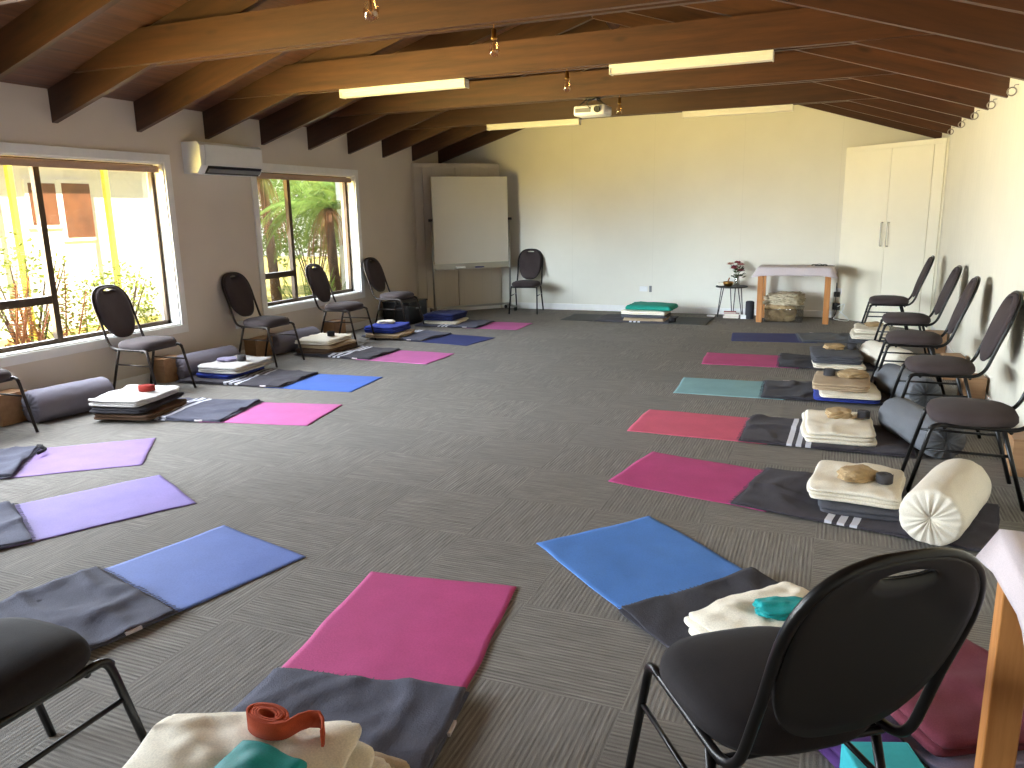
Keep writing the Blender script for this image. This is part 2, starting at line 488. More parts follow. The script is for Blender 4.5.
for k in range(-8, 9):
    y = 4.526+.808*k
    tied = (k % 2 == 0 and k < 8)
    if k in (-8,-7,-6,-5,-4,-3): lab = 'timber roof truss over the near end of the room'
    elif k == 8: lab = 'timber roof truss without tie beam tight against the far gable wall'
    elif tied: lab = {-2:'timber roof truss with tie beams nearest the viewer', 0:'timber roof truss with tie beams in front of both nearer tube lights', 2:'timber roof truss carrying the two nearer tube lights', 4:'timber roof truss carrying the white projector', 6:'timber roof truss carrying the two far tube lights'}[k]
    else: lab = {-1:'timber rafter pair just in front of the second nearest tie beams', 1:'timber rafter pair just in front of the nearer tube lights', 3:'timber rafter pair between nearer tube lights and projector', 5:'timber rafter pair just behind the projector', 7:'timber rafter pair just behind the far tube lights'}[k]
    r = thing('trim_%d' % kk, lab, 'roof truss', (MID, y, 0), 0, 'timber roof trusses', 'structure'); kk += 1
    a = obj('rafter', RME, M['rafter'], r, False, (0, 0, ZR+3.4*SL), 0, (0, TH, 0))
    b = obj('rafter', RME, M['rafter'], r, False, (0, 0, ZR+3.4*SL), 0, (0, TH, PI))
    if tied:
        for s in (-1, 1): obj('tie_beam', TIE, M['rafter'], r, False, (0, s*.0455, 2.535))

# windows
def window(n, y0, y1, z0, z1, mull, trans, label, panes_open=True):
    r = thing('window_%d' % n, label, 'window', (XL, 0, 0), 0, None, 'structure')
    bm = bmesh.new(); t = .075; p = .018
    add_box(bm, 0, p, y0-t, y1+t, z1, z1+t, .003); add_box(bm, 0, p, y0-t, y1+t, z0-t, z0, .003)
    add_box(bm, 0, p, y0-t, y0, z0, z1, .003); add_box(bm, 0, p, y1, y1+t, z0, z1, .003)
    # reveal lining
    d = -.15; e = .012
    add_box(bm, d, 0, y0, y1, z1-e, z1); add_box(bm, d, 0, y0, y1, z0, z0+e); add_box(bm, d, 0, y0, y0+e, z0, z1); add_box(bm, d, 0, y1-e, y1, z0, z1)
    obj('window_trim', bm, M['white_paint'], r)
    bm = bmesh.new(); f = .035; xa, xb = -.15, -.11
    a0, a1, c0, c1 = y0+e, y1-e, z0+e, z1-e
    add_box(bm, xa, xb, a0, a1, c1-f, c1); add_box(bm, xa, xb, a0, a1, c0, c0+f); add_box(bm, xa, xb, a0, a0+f, c0, c1); add_box(bm, xa, xb, a1-f, a1, c0, c1)
    obj('window_frame', bm, M['bronze'], r)
    for m in mull: obj('mullion', box(xa-.005, xb+.006, m-.026, m+.026, c0, c1, .004), M['bronze'], r)
    for (m0, m1, zz) in trans: obj('transom', box(xa-.01, xb+.012, m0+.03, m1-.03, zz-.032, zz+.032, .004), M['bronze'], r)
    obj('pane', box(-.134, -.130, a0, a1, c0, c1), M['glass'], r)
    bm = bmesh.new(); add_tube(bm, [(-.05, y0+.03, z1-.05), (-.05, y1-.03, z1-.05)], .026, 14); add_box(bm, -.028, -.025, y0+.03, y1-.03, z1-.085, z1-.045)
    obj('roller_blind', bm, M['blind'], r, False)
    return r
window(1, *WIN[0], [3.22, 4.39], [(2.04, 3.22, .835), (3.22, 4.39, .835)], 'wide bronze framed window with bright white house beyond')
window(2, *WIN[1], [7.46], [(6.80, 7.46, .81)], 'smaller bronze framed window with tree ferns beyond')
window(3, *WIN[2], [.0], [], 'added bronze framed window beside the viewer, out of view')  # unseen window, added to supply light to the foreground

# corner cupboards (diagonal fronts)
def corner_cupboard(ax, ay, bx, by, H, label, m, handles, cx, cy):
    L = math.hypot(bx-ax, by-ay); a = math.atan2(by-ay, bx-ax)
    r = thing('corner_cupboard', label, 'cupboard', (ax, ay, 0), a)
    back = 1
    ca, sa = math.cos(-a), math.sin(-a)
    def loc(x, y): dx, dy = x-ax, y-ay; return (dx*ca-dy*sa, dx*sa+dy*ca)
    k = loc(cx, cy)
    bm = bmesh.new()
    lo = [bm.verts.new((p[0], p[1], 0)) for p in ((0.004,.004),(L-.004,.004),k)]
    hi = [bm.verts.new((p[0], p[1], H)) for p in ((0.004,.004),(L-.004,.004),k)]
    bm.faces.new(lo[::-1]); bm.faces.new(hi)
    for i in range(3): bm.faces.new((lo[i], lo[(i+1) % 3], hi[(i+1) % 3], hi[i]))
    obj('carcass', bm, m, r)
    return r, L
cup, L = corner_cupboard(.05, YF-.005, XR-.005, 10.10, 2.165, 'tall cream corner cupboard with two doors by the cloth covered table', M['cabinet'], True, XR-.012, YF-.012)
obj('top_rail', box(.03, L-.03, -.012, .003, 2.11, 2.165, .002), M['cabinet'], cup)
obj('filler_panel', box(L-.17, L-.03, -.012, .003, .08, 2.107, .002), M['cabinet'], cup)
obj('filler_panel', box(.03, .147, -.012, .003, .08, 2.107, .002), M['cabinet'], cup)
mid = .15+(L-.174-.15)/2
for s in (0, 1):
    d0, d1 = ((.15, mid-.002), (mid+.002, L-.174))[s]
    d = obj('door', box(d0, d1, -.016, .002, .085, 2.105, .002), M['cabinet'], cup)
    hx = mid+(-.045 if s == 0 else .045); hb = bmesh.new()
    add_tube(hb, fillet([(hx, -.016, .96), (hx, -.05, .96), (hx, -.05, 1.24), (hx, -.016, 1.24)], .012), .007, 8)
    obj('handle', hb, M['steel'], d, True)
obj('plinth', box(.03, L-.03, -.006, .003, 0, .08), M['cabinet'], cup)
cup2, L = corner_cupboard(XL+.005, 10.10, -4.74, YF-.005, 2.165, 'tall corner cupboard with plain doors behind the whiteboard', M['cupboard'], False, XL+.012, YF-.012)
obj('top_rail', box(.03, L-.03, -.012, .003, 2.11, 2.165, .002), M['cupboard'], cup2)
for d0, d1 in ((.03, .16), (.165, .66), (.665, L-.03)): obj('door' if d1-d0 > .2 else 'filler_panel', box(d0, d1, -.012, .003, .085, 2.105, .002), M['cupboard'], cup2)
obj('plinth', box(.03, L-.03, -.006, .003, 0, .08), M['white_paint'], cup2)

# ------------------------------------------------------------------ chair
def egg(a, w0, w1, zc, h):
    """outline of the back: point at angle a, egg wider at the top"""
    s, c = math.sin(a), math.cos(a)
    z = zc+h/2*(abs(s)**.86)*(1 if s > 0 else -1)
    w = w1+(w0-w1)*((s+1)/2)
    x = w/2*(abs(c)**.72)*(1 if c > 0 else -1)
    return x, z

def make_chair(label, seat_m, frame_m, shell_m):
    r = thing('chair', label, 'chair', (0,0,0), 0, 'oval backed chairs')
    # local: front = +x, width = y
    # seat pad
    bm = bmesh.new(); n = 40; rows = []
    for f, z in ((.80, .385), (.94, .388), (1.0, .406), (.99, .426), (.94, .444), (.80, .457), (.52, .466), (.2, .470)):
        ring = []
        for k in range(n):
            a = 2*PI*k/n; c, s = math.cos(a), math.sin(a)
            x = .200*(abs(c)**.66)*(1 if c > 0 else -1); y = (.205+.012*c)*(abs(s)**.66)*(1 if s > 0 else -1)
            ring.append(bm.verts.new((x*f, y*f, z)))
        rows.append(ring)
    for a, b in zip(rows, rows[1:]):
        for k in range(n): bm.faces.new((a[k], a[(k+1) % n], b[(k+1) % n], b[k]))
    bm.faces.new(rows[0][::-1]); bm.faces.new(rows[-1])
    obj('seat', bm, seat_m, r, True)
    # frame: one tube running front bend, side rail, back post, hoop
    rec = .17/.45
    def bx(z): return -.23-(z-.44)*.36
    H0, H1 = .47, .90
    hoop = []
    for i in range(25):
        a = PI*i/24
        y, z = egg(a, .388, .362, .70, .40)
        hoop.append((bx(z), -y, z))
    left = [(.195, -.19, .365), (.175, -.19, .388), (-.18, -.19, .388), (bx(.44), -.187, .43), (bx(.60), -.184, .60)]
    path = fillet(left, .05)+[Vector(p) for p in hoop]+list(reversed([Vector((p.x, -p.y, p.z)) for p in fillet(left, .05)]))
    obj('frame', tube(path, .011, 10), frame_m, r, True)
    for s in (-1, 1):
        obj('leg', tube(fillet([(.12, s*.19, .388), (.185, s*.19, .388), (.275, s*.208, .0)], .05), .011, 10), frame_m, r, True)
        obj('leg', tube([(-.12, s*.19, .385), (-.235, s*.205, 0)], .011, 10), frame_m, r, True)
        obj('stretcher', tube([(.215, s*.196, .26), (-.157, s*.195, .26)], .007, 8), frame_m, r, True)
    obj('seat_rail', tube([(-.15, -.19, .376), (-.15, .19, .376)], .009, 8), frame_m, r, True)
    obj('seat_rail', tube([(.13, -.19, .376), (.13, .19, .376)], .009, 8), frame_m, r, True)
    # back: padded egg with a slotted handle near the top
    def back(front):
        bm = bmesh.new(); n = 56; K = 10; rows = []
        for q in range(K+1):
            t = q/K; ring = []
            for k in range(n):
                a = 2*PI*k/n
                oy, oz = egg(a, .372, .312, .680, .435) if front else egg(a, .384, .322, .686, .428)
                sy, sz = .052*math.cos(a), .868+.009*math.sin(a)
                y = sy+(oy-sy)*t; z = sz+(oz-sz)*t
                puff = (max(0, 1-(2*t-1)**4))**.6
                ring.append((y, z, puff))
            rows.append(ring)
        th = .024 if front else .006
        def X(z, p, side): return bx(z)+(p*th if side else -.004)+(.004 if front else -.006)
        A = [[bm.verts.new((X(z, p, True) if front else X(z, p, False)-.004*p, -y, z)) for y, z, p in ring] for ring in rows]
        B = [[bm.verts.new((bx(z)+(-.001 if front else .001), -y, z)) for y, z, p in ring] for ring in rows]
        for S in (A, B):
            for a, b in zip(S, S[1:]):
                for k in range(n): bm.faces.new((a[k], a[(k+1) % n], b[(k+1) % n], b[k]))
        for q in (0, K):
            for k in range(n): bm.faces.new((A[q][k], A[q][(k+1) % n], B[q][(k+1) % n], B[q][k]))
        return bm
    obj('backrest', back(True), seat_m, r, True)
    obj('back_shell', back(False), shell_m, r, True)
    return r
CH = make_chair('charcoal oval backed chair by the left wall, half cut off by the frame edge', M['seat'], M['frame_brown'], M['shell_black'])
CH.location = (-5.40, 3.38, 0); CH.rotation_euler.z = .03
def chair(x, y, d, label): return dup(CH, (x, y, 0), d, label, 'oval backed chairs')
chair(-5.395, 4.87, .02, 'charcoal oval backed chair standing under the wide window')
chair(-5.29, 6.27, -.03, 'charcoal oval backed chair against the wall between the two windows')
chair(-5.26, 7.60, .03, 'charcoal oval backed chair under the tree fern window')
chair(-5.26, 8.80, -.05, 'charcoal oval backed chair just right of the tree fern window, dark crate behind')
CHB = make_chair('dark oval backed chair alone against the far wall beside the whiteboard', M['seat'], M['frame_black'], M['shell_black'])
CHB.location = (-4.18, 10.70, 0); CHB.rotation_euler.z = -PI/2+.17
def chairb(x, y, d, label): return dup(CHB, (x, y, 0), d, label, 'oval backed chairs')
chairb(.585, 9.50, PI, 'dark oval backed chair against the right wall next to the corner cupboard')
chairb(.65, 7.98, PI+.02, 'dark oval backed chair by right wall, second from the corner cupboard')
chairb(.62, 6.80, PI-.02, 'dark oval backed chair by right wall, third from the corner cupboard')
chairb(.68, 5.66, PI+.03, 'dark oval backed chair by right wall, fourth from corner cupboard, whole back in view')
chairb(.69, 4.38, PI-.03, 'dark oval backed chair by right wall whose back is cut off by the frame')
CHN = make_chair('black oval backed chair seen from behind in the near right foreground', M['seat_black'], M['frame_black'], M['shell_black'])
CHN.location = (-.085, 1.625, 0); CHN.rotation_euler.z = 2.19
dup(CHN, (-1.80, 1.03, 0), 1.56, 'black chair seat and legs at the bottom left corner, back out of frame', 'oval backed chairs')

# ------------------------------------------------------------------ mats, blankets, stacks
def matcol(name, c, var=.12):
    t = NT(name); v = t.coords()
    f = t.noise(v, 4, 5); d = t.node('ShaderNodeTexVoronoi'); d.inputs['Scale'].default_value = 130; t.link(v, d.inputs['Vector'])
    col = t.ramp(f, [(.25, dk(c, 1-var)), (.75, dk(c, 1+var))])
    col = t.mix(t.math('MULTIPLY', d.outputs['Distance'], .35), col, dk(c, .6))
    t.bump(d.outputs['Distance'], .10, .003)
    return t.base(col, .7, 0, .3)
MAT = dict(magenta=matcol('mat_magenta', rgb(186,74,128)), pink=matcol('mat_pink', rgb(190,98,156)), coral=matcol('mat_coral', rgb(206,94,118)),
  blue=matcol('mat_blue', rgb(84,132,204)), bright=matcol('mat_bright_blue', rgb(66,102,186)), peri=matcol('mat_periwinkle', rgb(98,118,180)), lav=matcol('mat_lavender', rgb(126,108,170)), lil=matcol('mat_lilac', rgb(132,102,156)),
  navy=matcol('mat_navy', rgb(50,58,110)), aqua=matcol('mat_aqua', rgb(132,172,176)), slate=matcol('mat_slate', rgb(66,68,68)))

def yoga_mat(E, B, label, m, W=.61, extra=.16, seed=1, amp=.0022):
    E, B = Vector(E), Vector(B); d = (E-B); ln = d.length; d.normalize()
    c = (E+B-d*extra)/2; L = ln+extra
    bm = slab(L, W, .005, seed=seed, amp=amp, wav=.010, er=.002, nx=40, ny=30, freq=4, skew=random.Random(seed).uniform(-.03,.03))
    o = obj('yoga_mat', bm, MAT[m], None, True, (c.x, c.y, .001), math.atan2(d.y, d.x))
    return tag(o, label, 'yoga mat', 'yoga mats laid round the room')

mats = [
 ('mb', (-.945,3.255), (-.425,2.79), 'blue', 'bright blue yoga mat in the near right, in front of the black chair'),
 ('b', (-1.39,2.56), (-1.275,1.83), 'magenta', 'magenta yoga mat in the near centre pointing away from the viewer'),
 ('l8', (-2.34,2.625), (-2.50,2.04), 'peri', 'periwinkle blue yoga mat beside the bottom left chair'),
 ('l7', (-3.265,3.03), (-3.625,2.38), 'lav', 'lavender yoga mat left of the periwinkle blue mat'),
 ('l6', (-3.985,3.51), (-4.535,3.065), 'lil', 'pale lilac yoga mat with black strap lying at its blanket end'),
 ('l5', (-3.435,4.645), (-4.115,4.505), 'pink', 'pink yoga mat before the wide window chair with red strap stack'),
 ('l4', (-3.715,5.645), (-4.40,5.585), 'bright', 'bright blue yoga mat in the left row'),
 ('l3', (-3.65,6.925), (-4.335,6.94), 'pink', 'pink yoga mat between the two blue mats of the left row'),
 ('l2', (-3.70,8.02), (-4.345,8.12), 'navy', 'navy blue yoga mat in the left row near the whiteboard'),
 ('l1', (-3.655,9.27), (-4.21,9.255), 'pink', 'pink yoga mat furthest down the left row, near the whiteboard'),
 ('r1', (-1.01,4.215), (-.325,4.075), 'magenta', 'magenta yoga mat in the right row, in line with the white bolster'),
 ('r2', (-1.21,5.225), (-.465,5.205), 'coral', 'coral pink yoga mat in the right row'),
 ('r3', (-1.145,6.425), (-.455,6.445), 'aqua', 'pale aqua yoga mat in the right row'),
 ('r4', (-1.13,7.705), (-.415,7.73), 'magenta', 'magenta yoga mat between the aqua mat and the navy mat'),
 ('r5', (-1.035,9.125), (-.30,9.215), 'navy', 'navy yoga mat in front of the cloth covered table'),
]
MP = {}
for i, (k, E, B, m, lab) in enumerate(mats):
    MP[k] = (Vector(E), Vector(B)); yoga_mat(E, B, lab, m, seed=i+1, W=.63 if k in ('mb','b') else .61, amp=.004 if k in ('mb','r1') else .0022)
tag(obj('yoga_mat', slab(1.96, .68, .005, seed=31, amp=.002, wav=.008, er=.002, nx=40, ny=20), MAT['slate'], None, True, (-2.43, 10.31, .001), 0), 'dark slate yoga mat along the foot of the far wall', 'yoga mat', 'yoga mats laid round the room')

ST = lambda x0: [(x0, .016), (x0-.055, .016), (x0-.11, .016)]
def bl(name, c, x0, **k): return fabric(name, c, .25, 9, 190, .95, .8, ST(x0) if x0 is not None else None, (.62,.62,.68,1), **k)
BL = dict(dark2=bl('blanket_charcoal_wide', rgb(66,62,68), .20), dark=bl('blanket_charcoal', rgb(66,62,68), .10), darkm=bl('blanket_charcoal_plain', rgb(60,58,64), None), grey=bl('blanket_slate', rgb(84,84,98), .02), near=bl('blanket_slate_plain', rgb(80,80,92), None), faint=bl('blanket_soft_grey', rgb(86,88,92), None))
def blanket(k, L, m, label, W=.63, ov=.012, seed=1, shift=0, th=.014, turn=0, crease=.010):
    E, B = MP[k]; d = (E-B).normalized(); p = Vector((-d.y, d.x))
    c = B+d*ov-d*L/2+p*shift
    r = thing('floor_blanket', label, 'blanket', (c.x, c.y, .0085), math.atan2(d.y, d.x)+turn, 'flat blankets laid at the ends of the mats')
    bm = bmesh.new()
    add_slab(bm, L, W, 0, th*.5, seed=seed+50, amp=.002, wav=.012, er=.004, nx=36, ny=22, freq=5)
    add_slab(bm, L-.01, W-.01, th*.5, th*.55, seed=seed, amp=.008, wav=.022, er=.005, nx=44, ny=28, crease=crease, freq=5)
    obj('cloth', bm, BL[m], r, True)
    rr = random.Random(seed)
    fb = bmesh.new()
    for i in range(34):
        y = -W/2+W*(i+.5)/34; a = rr.uniform(-.006, .006)
        add_tube(fb, [(L/2-.006, y, .009), (L/2+.006, y+a*.5, .006), (L/2+.016+rr.uniform(0, .008), y+a, .003)], .0012, 4)
    obj('fringe', fb, BL[m], r, True)
    lb = box(L/2-.20, L/2-.14, -W/2-.006, -W/2+.004, .002, .014, .001)
    obj('care_label', lb, M['cloth_white'], r)
    return r, c, d, p
blanket('mb', .80, 'darkm', 'charcoal blanket under the bright blue mat end and cream blanket', seed=1, W=.66)
blanket('b', .80, 'near', 'slate blanket at the near end of the magenta mat, under the cream pile', seed=2, W=.66, th=.022)
blanket('l8', .72, 'near', 'slate blanket with white label beside the bottom left chair', seed=3, W=.64)
blanket('l7', .90, 'grey', 'slate blanket at the left frame edge before the lavender mat', seed=4)
blanket('l6', .95, 'grey', 'slate blanket at the left frame edge before the lilac mat', seed=5)
blanket('l5', .95, 'grey', 'slate striped blanket behind the pink mat of the wide window chair', seed=6)
blanket('l4', 1.10, 'dark', 'dark striped blanket behind the bright blue mat in the left row', seed=7)
blanket('l3', .95, 'dark', 'dark striped blanket behind the pink mat under the tree fern window', seed=8)
blanket('l2', .90, 'grey', 'slate blanket behind the navy mat in the left row', seed=9)
blanket('l1', .90, 'grey', 'slate blanket behind the furthest pink mat of the left row', seed=10)
blanket('r1', 1.12, 'dark', 'long charcoal striped blanket under the white bolster', seed=11)
blanket('r2', 1.0, 'dark2', 'charcoal striped blanket behind the coral mat', seed=12)
blanket('r3', 1.0, 'darkm', 'charcoal blanket behind the aqua mat', seed=13)
blanket('r4', .95, 'darkm', 'charcoal blanket behind the magenta mat next to the aqua one', seed=14)
blanket('r5', .90, 'faint', 'grey blanket behind the navy mat before the table', seed=15)
MP['a'] = (Vector((-2.0,10.3)), Vector((-2.0,10.3)))
r = thing('floor_blanket', 'dark striped blanket on the slate mat at the far wall', 'blanket', (-2.42, 10.28, .0085), 0, 'flat blankets laid at the ends of the mats')
obj('cloth', slab(1.0, .66, .014, seed=77, amp=.004, wav=.012, er=.006, nx=40, ny=26, crease=.005), BL['dark'], r, True)

FM = dict(cream=fabric('cream_wool', rgb(232,223,204), .06, 5, 200), white=fabric('white_cotton', rgb(190,186,182), .06, 5, 240), beige=fabric('beige_wool', rgb(172,150,122), .08, 6, 200),
  grey=fabric('grey_fleece', rgb(82,82,88), .18, 6, 230), charcoal=fabric('charcoal_fleece', rgb(52,50,54), .18, 6, 230), blue=fabric('blue_fleece', rgb(52,66,150), .15, 6, 220), navy=fabric('navy_fleece', rgb(40,46,92), .15, 6, 220),
  brown=fabric('brown_wool', rgb(96,74,58), .15, 6, 200), teal=fabric('teal_cotton', rgb(34,134,116), .14, 6, 220), turq=fabric('turquoise_silk', rgb(30,150,150), .2, 8, 220, .5), tan=fabric('tan_wool', rgb(176,150,112), .15, 8, 160),
  lilac=fabric('lilac_cotton', rgb(150,142,170), .1), mauve=fabric('mauve_cotton', rgb(112,54,66), .14), purple=fabric('purple_cotton', rgb(86,56,116), .15),
  bol_grey=fabric('bolster_grey', rgb(126,122,134), .08, 4, 260), bol_dark=fabric('bolster_charcoal', rgb(106,108,112), .1, 4, 260), bol_white=fabric('bolster_white', rgb(222,213,196), .06, 4, 260),
  red=fabric('red_strap', rgb(140,46,38), .1, 8, 400), orange=fabric('rust_strap', rgb(184,82,54), .1, 8, 400), strap=fabric('grey_strap', rgb(70,68,70), .12, 8, 400), black=fabric('black_strap', rgb(34,32,34), .12, 8, 400))

def stack(x, y, rz, items, group=None, z0=.0235, **kw):
    z = z0
    for i, (L, W, H, n, m, lab, dx, dy, dr) in enumerate(items):
        o = obj('folded_blanket', folded(L, W, H, n, seed=int(abs(x)*97+abs(y)*31+i*7) % 1000, **kw), FM[m], None, True, (x+dx, y+dy, z), rz+dr)
        tag(o, lab, 'blanket', 'folded blankets on the mats'); z += H+.0035
    return z
zR1 = stack(.18, 4.03, -.05, [(.40,.52,.05,2,'grey','dark grey folded blanket under the cream one beside the white bolster',.03,-.02,.03), (.42,.50,.062,3,'cream','cream folded blanket on the dark grey one beside the white bolster',0,0,-.04)])
zR2 = stack(.09, 5.26, .03, [(.42,.60,.075,3,'cream','cream folded blanket behind the coral mat',0,0,0)])
zR3 = stack(.12, 6.38, .02, [(.46,.56,.03,2,'blue','blue folded blanket lowest of the stack by the aqua mat',.02,0,0), (.42,.54,.03,2,'cream','cream folded blanket between the blue and beige ones',.04,-.03,.04), (.40,.50,.062,3,'beige','beige folded blanket on top of the stack by the aqua mat',-.01,.03,-.03)])
zR4 = stack(.07, 7.68, .02, [(.43,.54,.035,2,'cream','cream folded blanket under the grey one, magenta mat row',.02,-.02,0), (.43,.56,.08,4,'grey','grey rumpled folded blanket over a cream one behind magenta mat',0,.02,.03)])
zR5 = stack(.40, 9.16, 0, [(.38,.50,.035,2,'grey','grey folded blanket under the cream pair nearest the corner cupboard',0,0,0), (.36,.48,.055,2,'cream','cream folded blanket second from top nearest the corner cupboard',0,0,.03), (.34,.45,.05,2,'cream','cream folded blanket topmost by the corner cupboard',.01,.02,-.04)])
zA = stack(-2.27, 10.22, 0, [(.56,.46,.04,2,'beige','beige folded blanket at the bottom of the far wall stack',0,0,0), (.60,.46,.035,2,'grey','grey folded blanket in the middle of the far wall stack',0,.0,.02), (.60,.44,.05,2,'cream','cream folded blanket beneath the green cushion at the far wall',-.01,0,-.02)])
stack(-4.84, 9.35, .05, [(.50,.52,.035,2,'cream','cream folded blanket under the navy blue one beside the whiteboard',.03,-.04,.06), (.46,.50,.09,3,'navy','navy blue folded blanket beside the whiteboard',0,0,0)])
zL2 = stack(-4.98, 8.08, .05, [(.46,.52,.05,2,'beige','beige folded blanket under the blue one in the left row',.05,-.02,.06), (.42,.48,.08,3,'blue','royal blue folded blanket on the beige one in the left row',0,0,0)])
zL3 = stack(-5.08, 6.96, .03, [(.46,.56,.055,2,'brown','brown folded blanket lowest under the tree fern window',0,0,0), (.44,.54,.035,2,'beige','beige folded blanket in the middle of the stack under the fern window',.02,0,-.03), (.44,.54,.05,2,'cream','cream folded blanket on top under the fern window',-.02,0,.04)])
zL4 = stack(-5.14, 5.62, .03, [(.42,.56,.05,2,'blue','blue folded blanket at the bottom of the stack between the windows',-.06,0,0), (.44,.58,.07,3,'white','white folded blanket on the blue one between the windows',0,0,.03)])
zL5 = stack(-4.84, 4.22, .22, [(.46,.56,.05,2,'brown','brown folded blanket lowest in the red strap stack',.03,0,0), (.44,.56,.04,2,'charcoal','black folded blanket in the middle of the red strap stack',.0,0,.03), (.44,.55,.055,3,'white','white folded blanket with the red strap on top',-.02,.0,-.03)])

# near centre pile
zB = stack(-1.245, 1.23, math.atan2(.73,-.115), [(.46,.58,.04,2,'beige','beige folded blanket at the bottom of the nearest pile',.04,.02,.05), (.44,.54,.045,3,'cream','cream folded blanket second from bottom in the nearest pile',.02,-.01,-.04), (.44,.52,.05,3,'cream','cream folded blanket topmost in the nearest pile, under the rust strap',-.02,-.02,.1)], z0=.033, wav=.035, amp=.016, jit=.035, nx=30, ny=30)
zBR = stack(-.12, 2.56, math.atan2(-.667,.745), [(.36,.48,.085,3,'cream','cream folded blanket at the black foreground chair',0,0,.05)], wav=.03, amp=.022, jit=.03, nx=30, ny=30, sag=.03)

# straps, bags and other small things on top
def small(name, bm, m, label, cat, x, y, z, rz=0, group=None):
    return tag(obj(name, bm, FM[m] if m in FM else M[m], None, True, (x, y, z), rz), label, cat, group)
g = 'rolled straps and cloth bags'
small('rolled_strap', coil_mesh(.012, 4, .005, .042, 1), 'strap', 'grey rolled strap on the cream blanket beside the white bolster', 'strap', .29, 3.95, zR1+.002, 0, g)
small('eye_bag', lump(.17,.12,.062,3,.25,5,.07), 'tan', 'crumpled tan cloth bag beside the grey strap near the white bolster', 'cloth bag', .17, 3.98, zR1-.004, .6, g)
small('rolled_strap', coil_mesh(.012, 4, .005, .045, 2), 'strap', 'grey rolled strap on the single cream blanket behind the coral mat', 'strap', .24, 5.36, zR2+.001, 0, g)
small('eye_bag', lump(.15,.13,.06,4,.25,5,.07), 'tan', 'tan cloth bag on the cream blanket behind the coral mat', 'cloth bag', .09, 5.35, zR2-.004, .2, g)
small('rolled_strap', coil_mesh(.012, 4, .006, .05, 3), 'strap', 'dark rolled strap on the beige blanket by the aqua mat', 'strap', .02, 6.42, zR3+.001, 0, g)
small('eye_bag', lump(.20,.14,.06,5,.25,5,.08), 'tan', 'tan cloth bag on the beige blanket by the aqua mat', 'cloth bag', .19, 6.42, zR3-.004, .3, g)
small('rolled_strap', coil_mesh(.012, 4, .006, .05, 4), 'strap', 'dark rolled strap on the grey rumpled blanket', 'strap', .20, 7.78, zR4+.001, 0, g)
small('eye_bag', lump(.17,.13,.055,6,.25,5,.08), 'tan', 'tan cloth bag on the grey rumpled blanket', 'cloth bag', .05, 7.76, zR4-.004, .5, g)
small('eye_bag', lump(.16,.13,.05,7,.25,5,.08), 'tan', 'tan cloth bag on the cream blankets nearest the corner cupboard', 'cloth bag', .44, 9.18, zR5-.004, .5, g)
small('rolled_strap', coil_mesh(.02, 5, .0065, .045, 5, .55), 'red', 'red rolled strap on the white folded blanket', 'strap', -4.76, 4.24, zL5+.002, .5, g)
small('rolled_strap', coil_mesh(.012, 4, .006, .05, 6), 'strap', 'dark rolled strap on the white and blue stack between the windows', 'strap', -5.04, 5.60, zL4+.002, 0, g)
small('eye_bag', lump(.17,.12,.035,8,.25,5,.06), 'lilac', 'pale grey eye bag beside the dark strap between the windows', 'cloth bag', -5.20, 5.58, zL4-.004, .4, g)
small('rolled_strap', coil_mesh(.012, 4, .006, .045, 7), 'black', 'black rolled strap on the cream stack under the fern window', 'strap', -5.02, 6.98, zL3+.002, 0, g)
small('eye_bag', lump(.20,.14,.04,9,.25,5,.06), 'cream', 'small cream cloth on the royal blue blanket', 'cloth bag', -5.02, 8.12, zL2-.004, .4, g)
small('rolled_strap', coil_mesh(.014, 4, .006, .05, 8), 'black', 'black rolled strap at the right end of the far wall stack', 'strap', -1.90, 10.06, .0245, 0, g)
o = obj('cushion', folded(.64, .46, .075, 1, 12, .008, .01, sag=.03), FM['teal'], None, True, (-2.22, 10.27, zA+.001), -.03)
tag(o, 'flat green cushion on top of the far wall stack', 'cushion')
# rust strap and teal cloth on the nearest pile
small('rolled_strap', coil_mesh(.026, 5, .0065, .046, 9, .55, tail=[(.075,.03,.002),(.09,.05,.004),(.115,.06,.004),(.14,.045,.003),(.165,.015,.002),(.17,.005,.002)]), 'orange', 'rust red rolled strap with loose end on the nearest cream pile', 'strap', -1.25, 1.36, zB+.001, -.1, g)
small('eye_bag', folded(.16,.20,.026,1,11,.016,.01, crease=.012, wav=.02), 'turq', 'turquoise satin eye bag at the front of the nearest cream pile', 'cloth bag', -1.17, 1.20, zB+.004, 1.5, g)
small('eye_bag', lump(.20,.12,.045,13,.25,5,.06), 'turq', 'turquoise cloth bag on the cream blanket at the black foreground chair', 'cloth bag', -.07, 2.56, zBR-.003, .4, g)
small('loose_strap', tube(fillet([(-.10,0,.006),(-.05,.02,.012),(0,.0,.02),(.03,.03,.008),(.07,.0,.006),(.10,-.03,.006)], .02), .010, 6), 'black', 'short black strap lying at the end of the lilac mat', 'strap', -4.62, 3.24, .026, -.5, g)

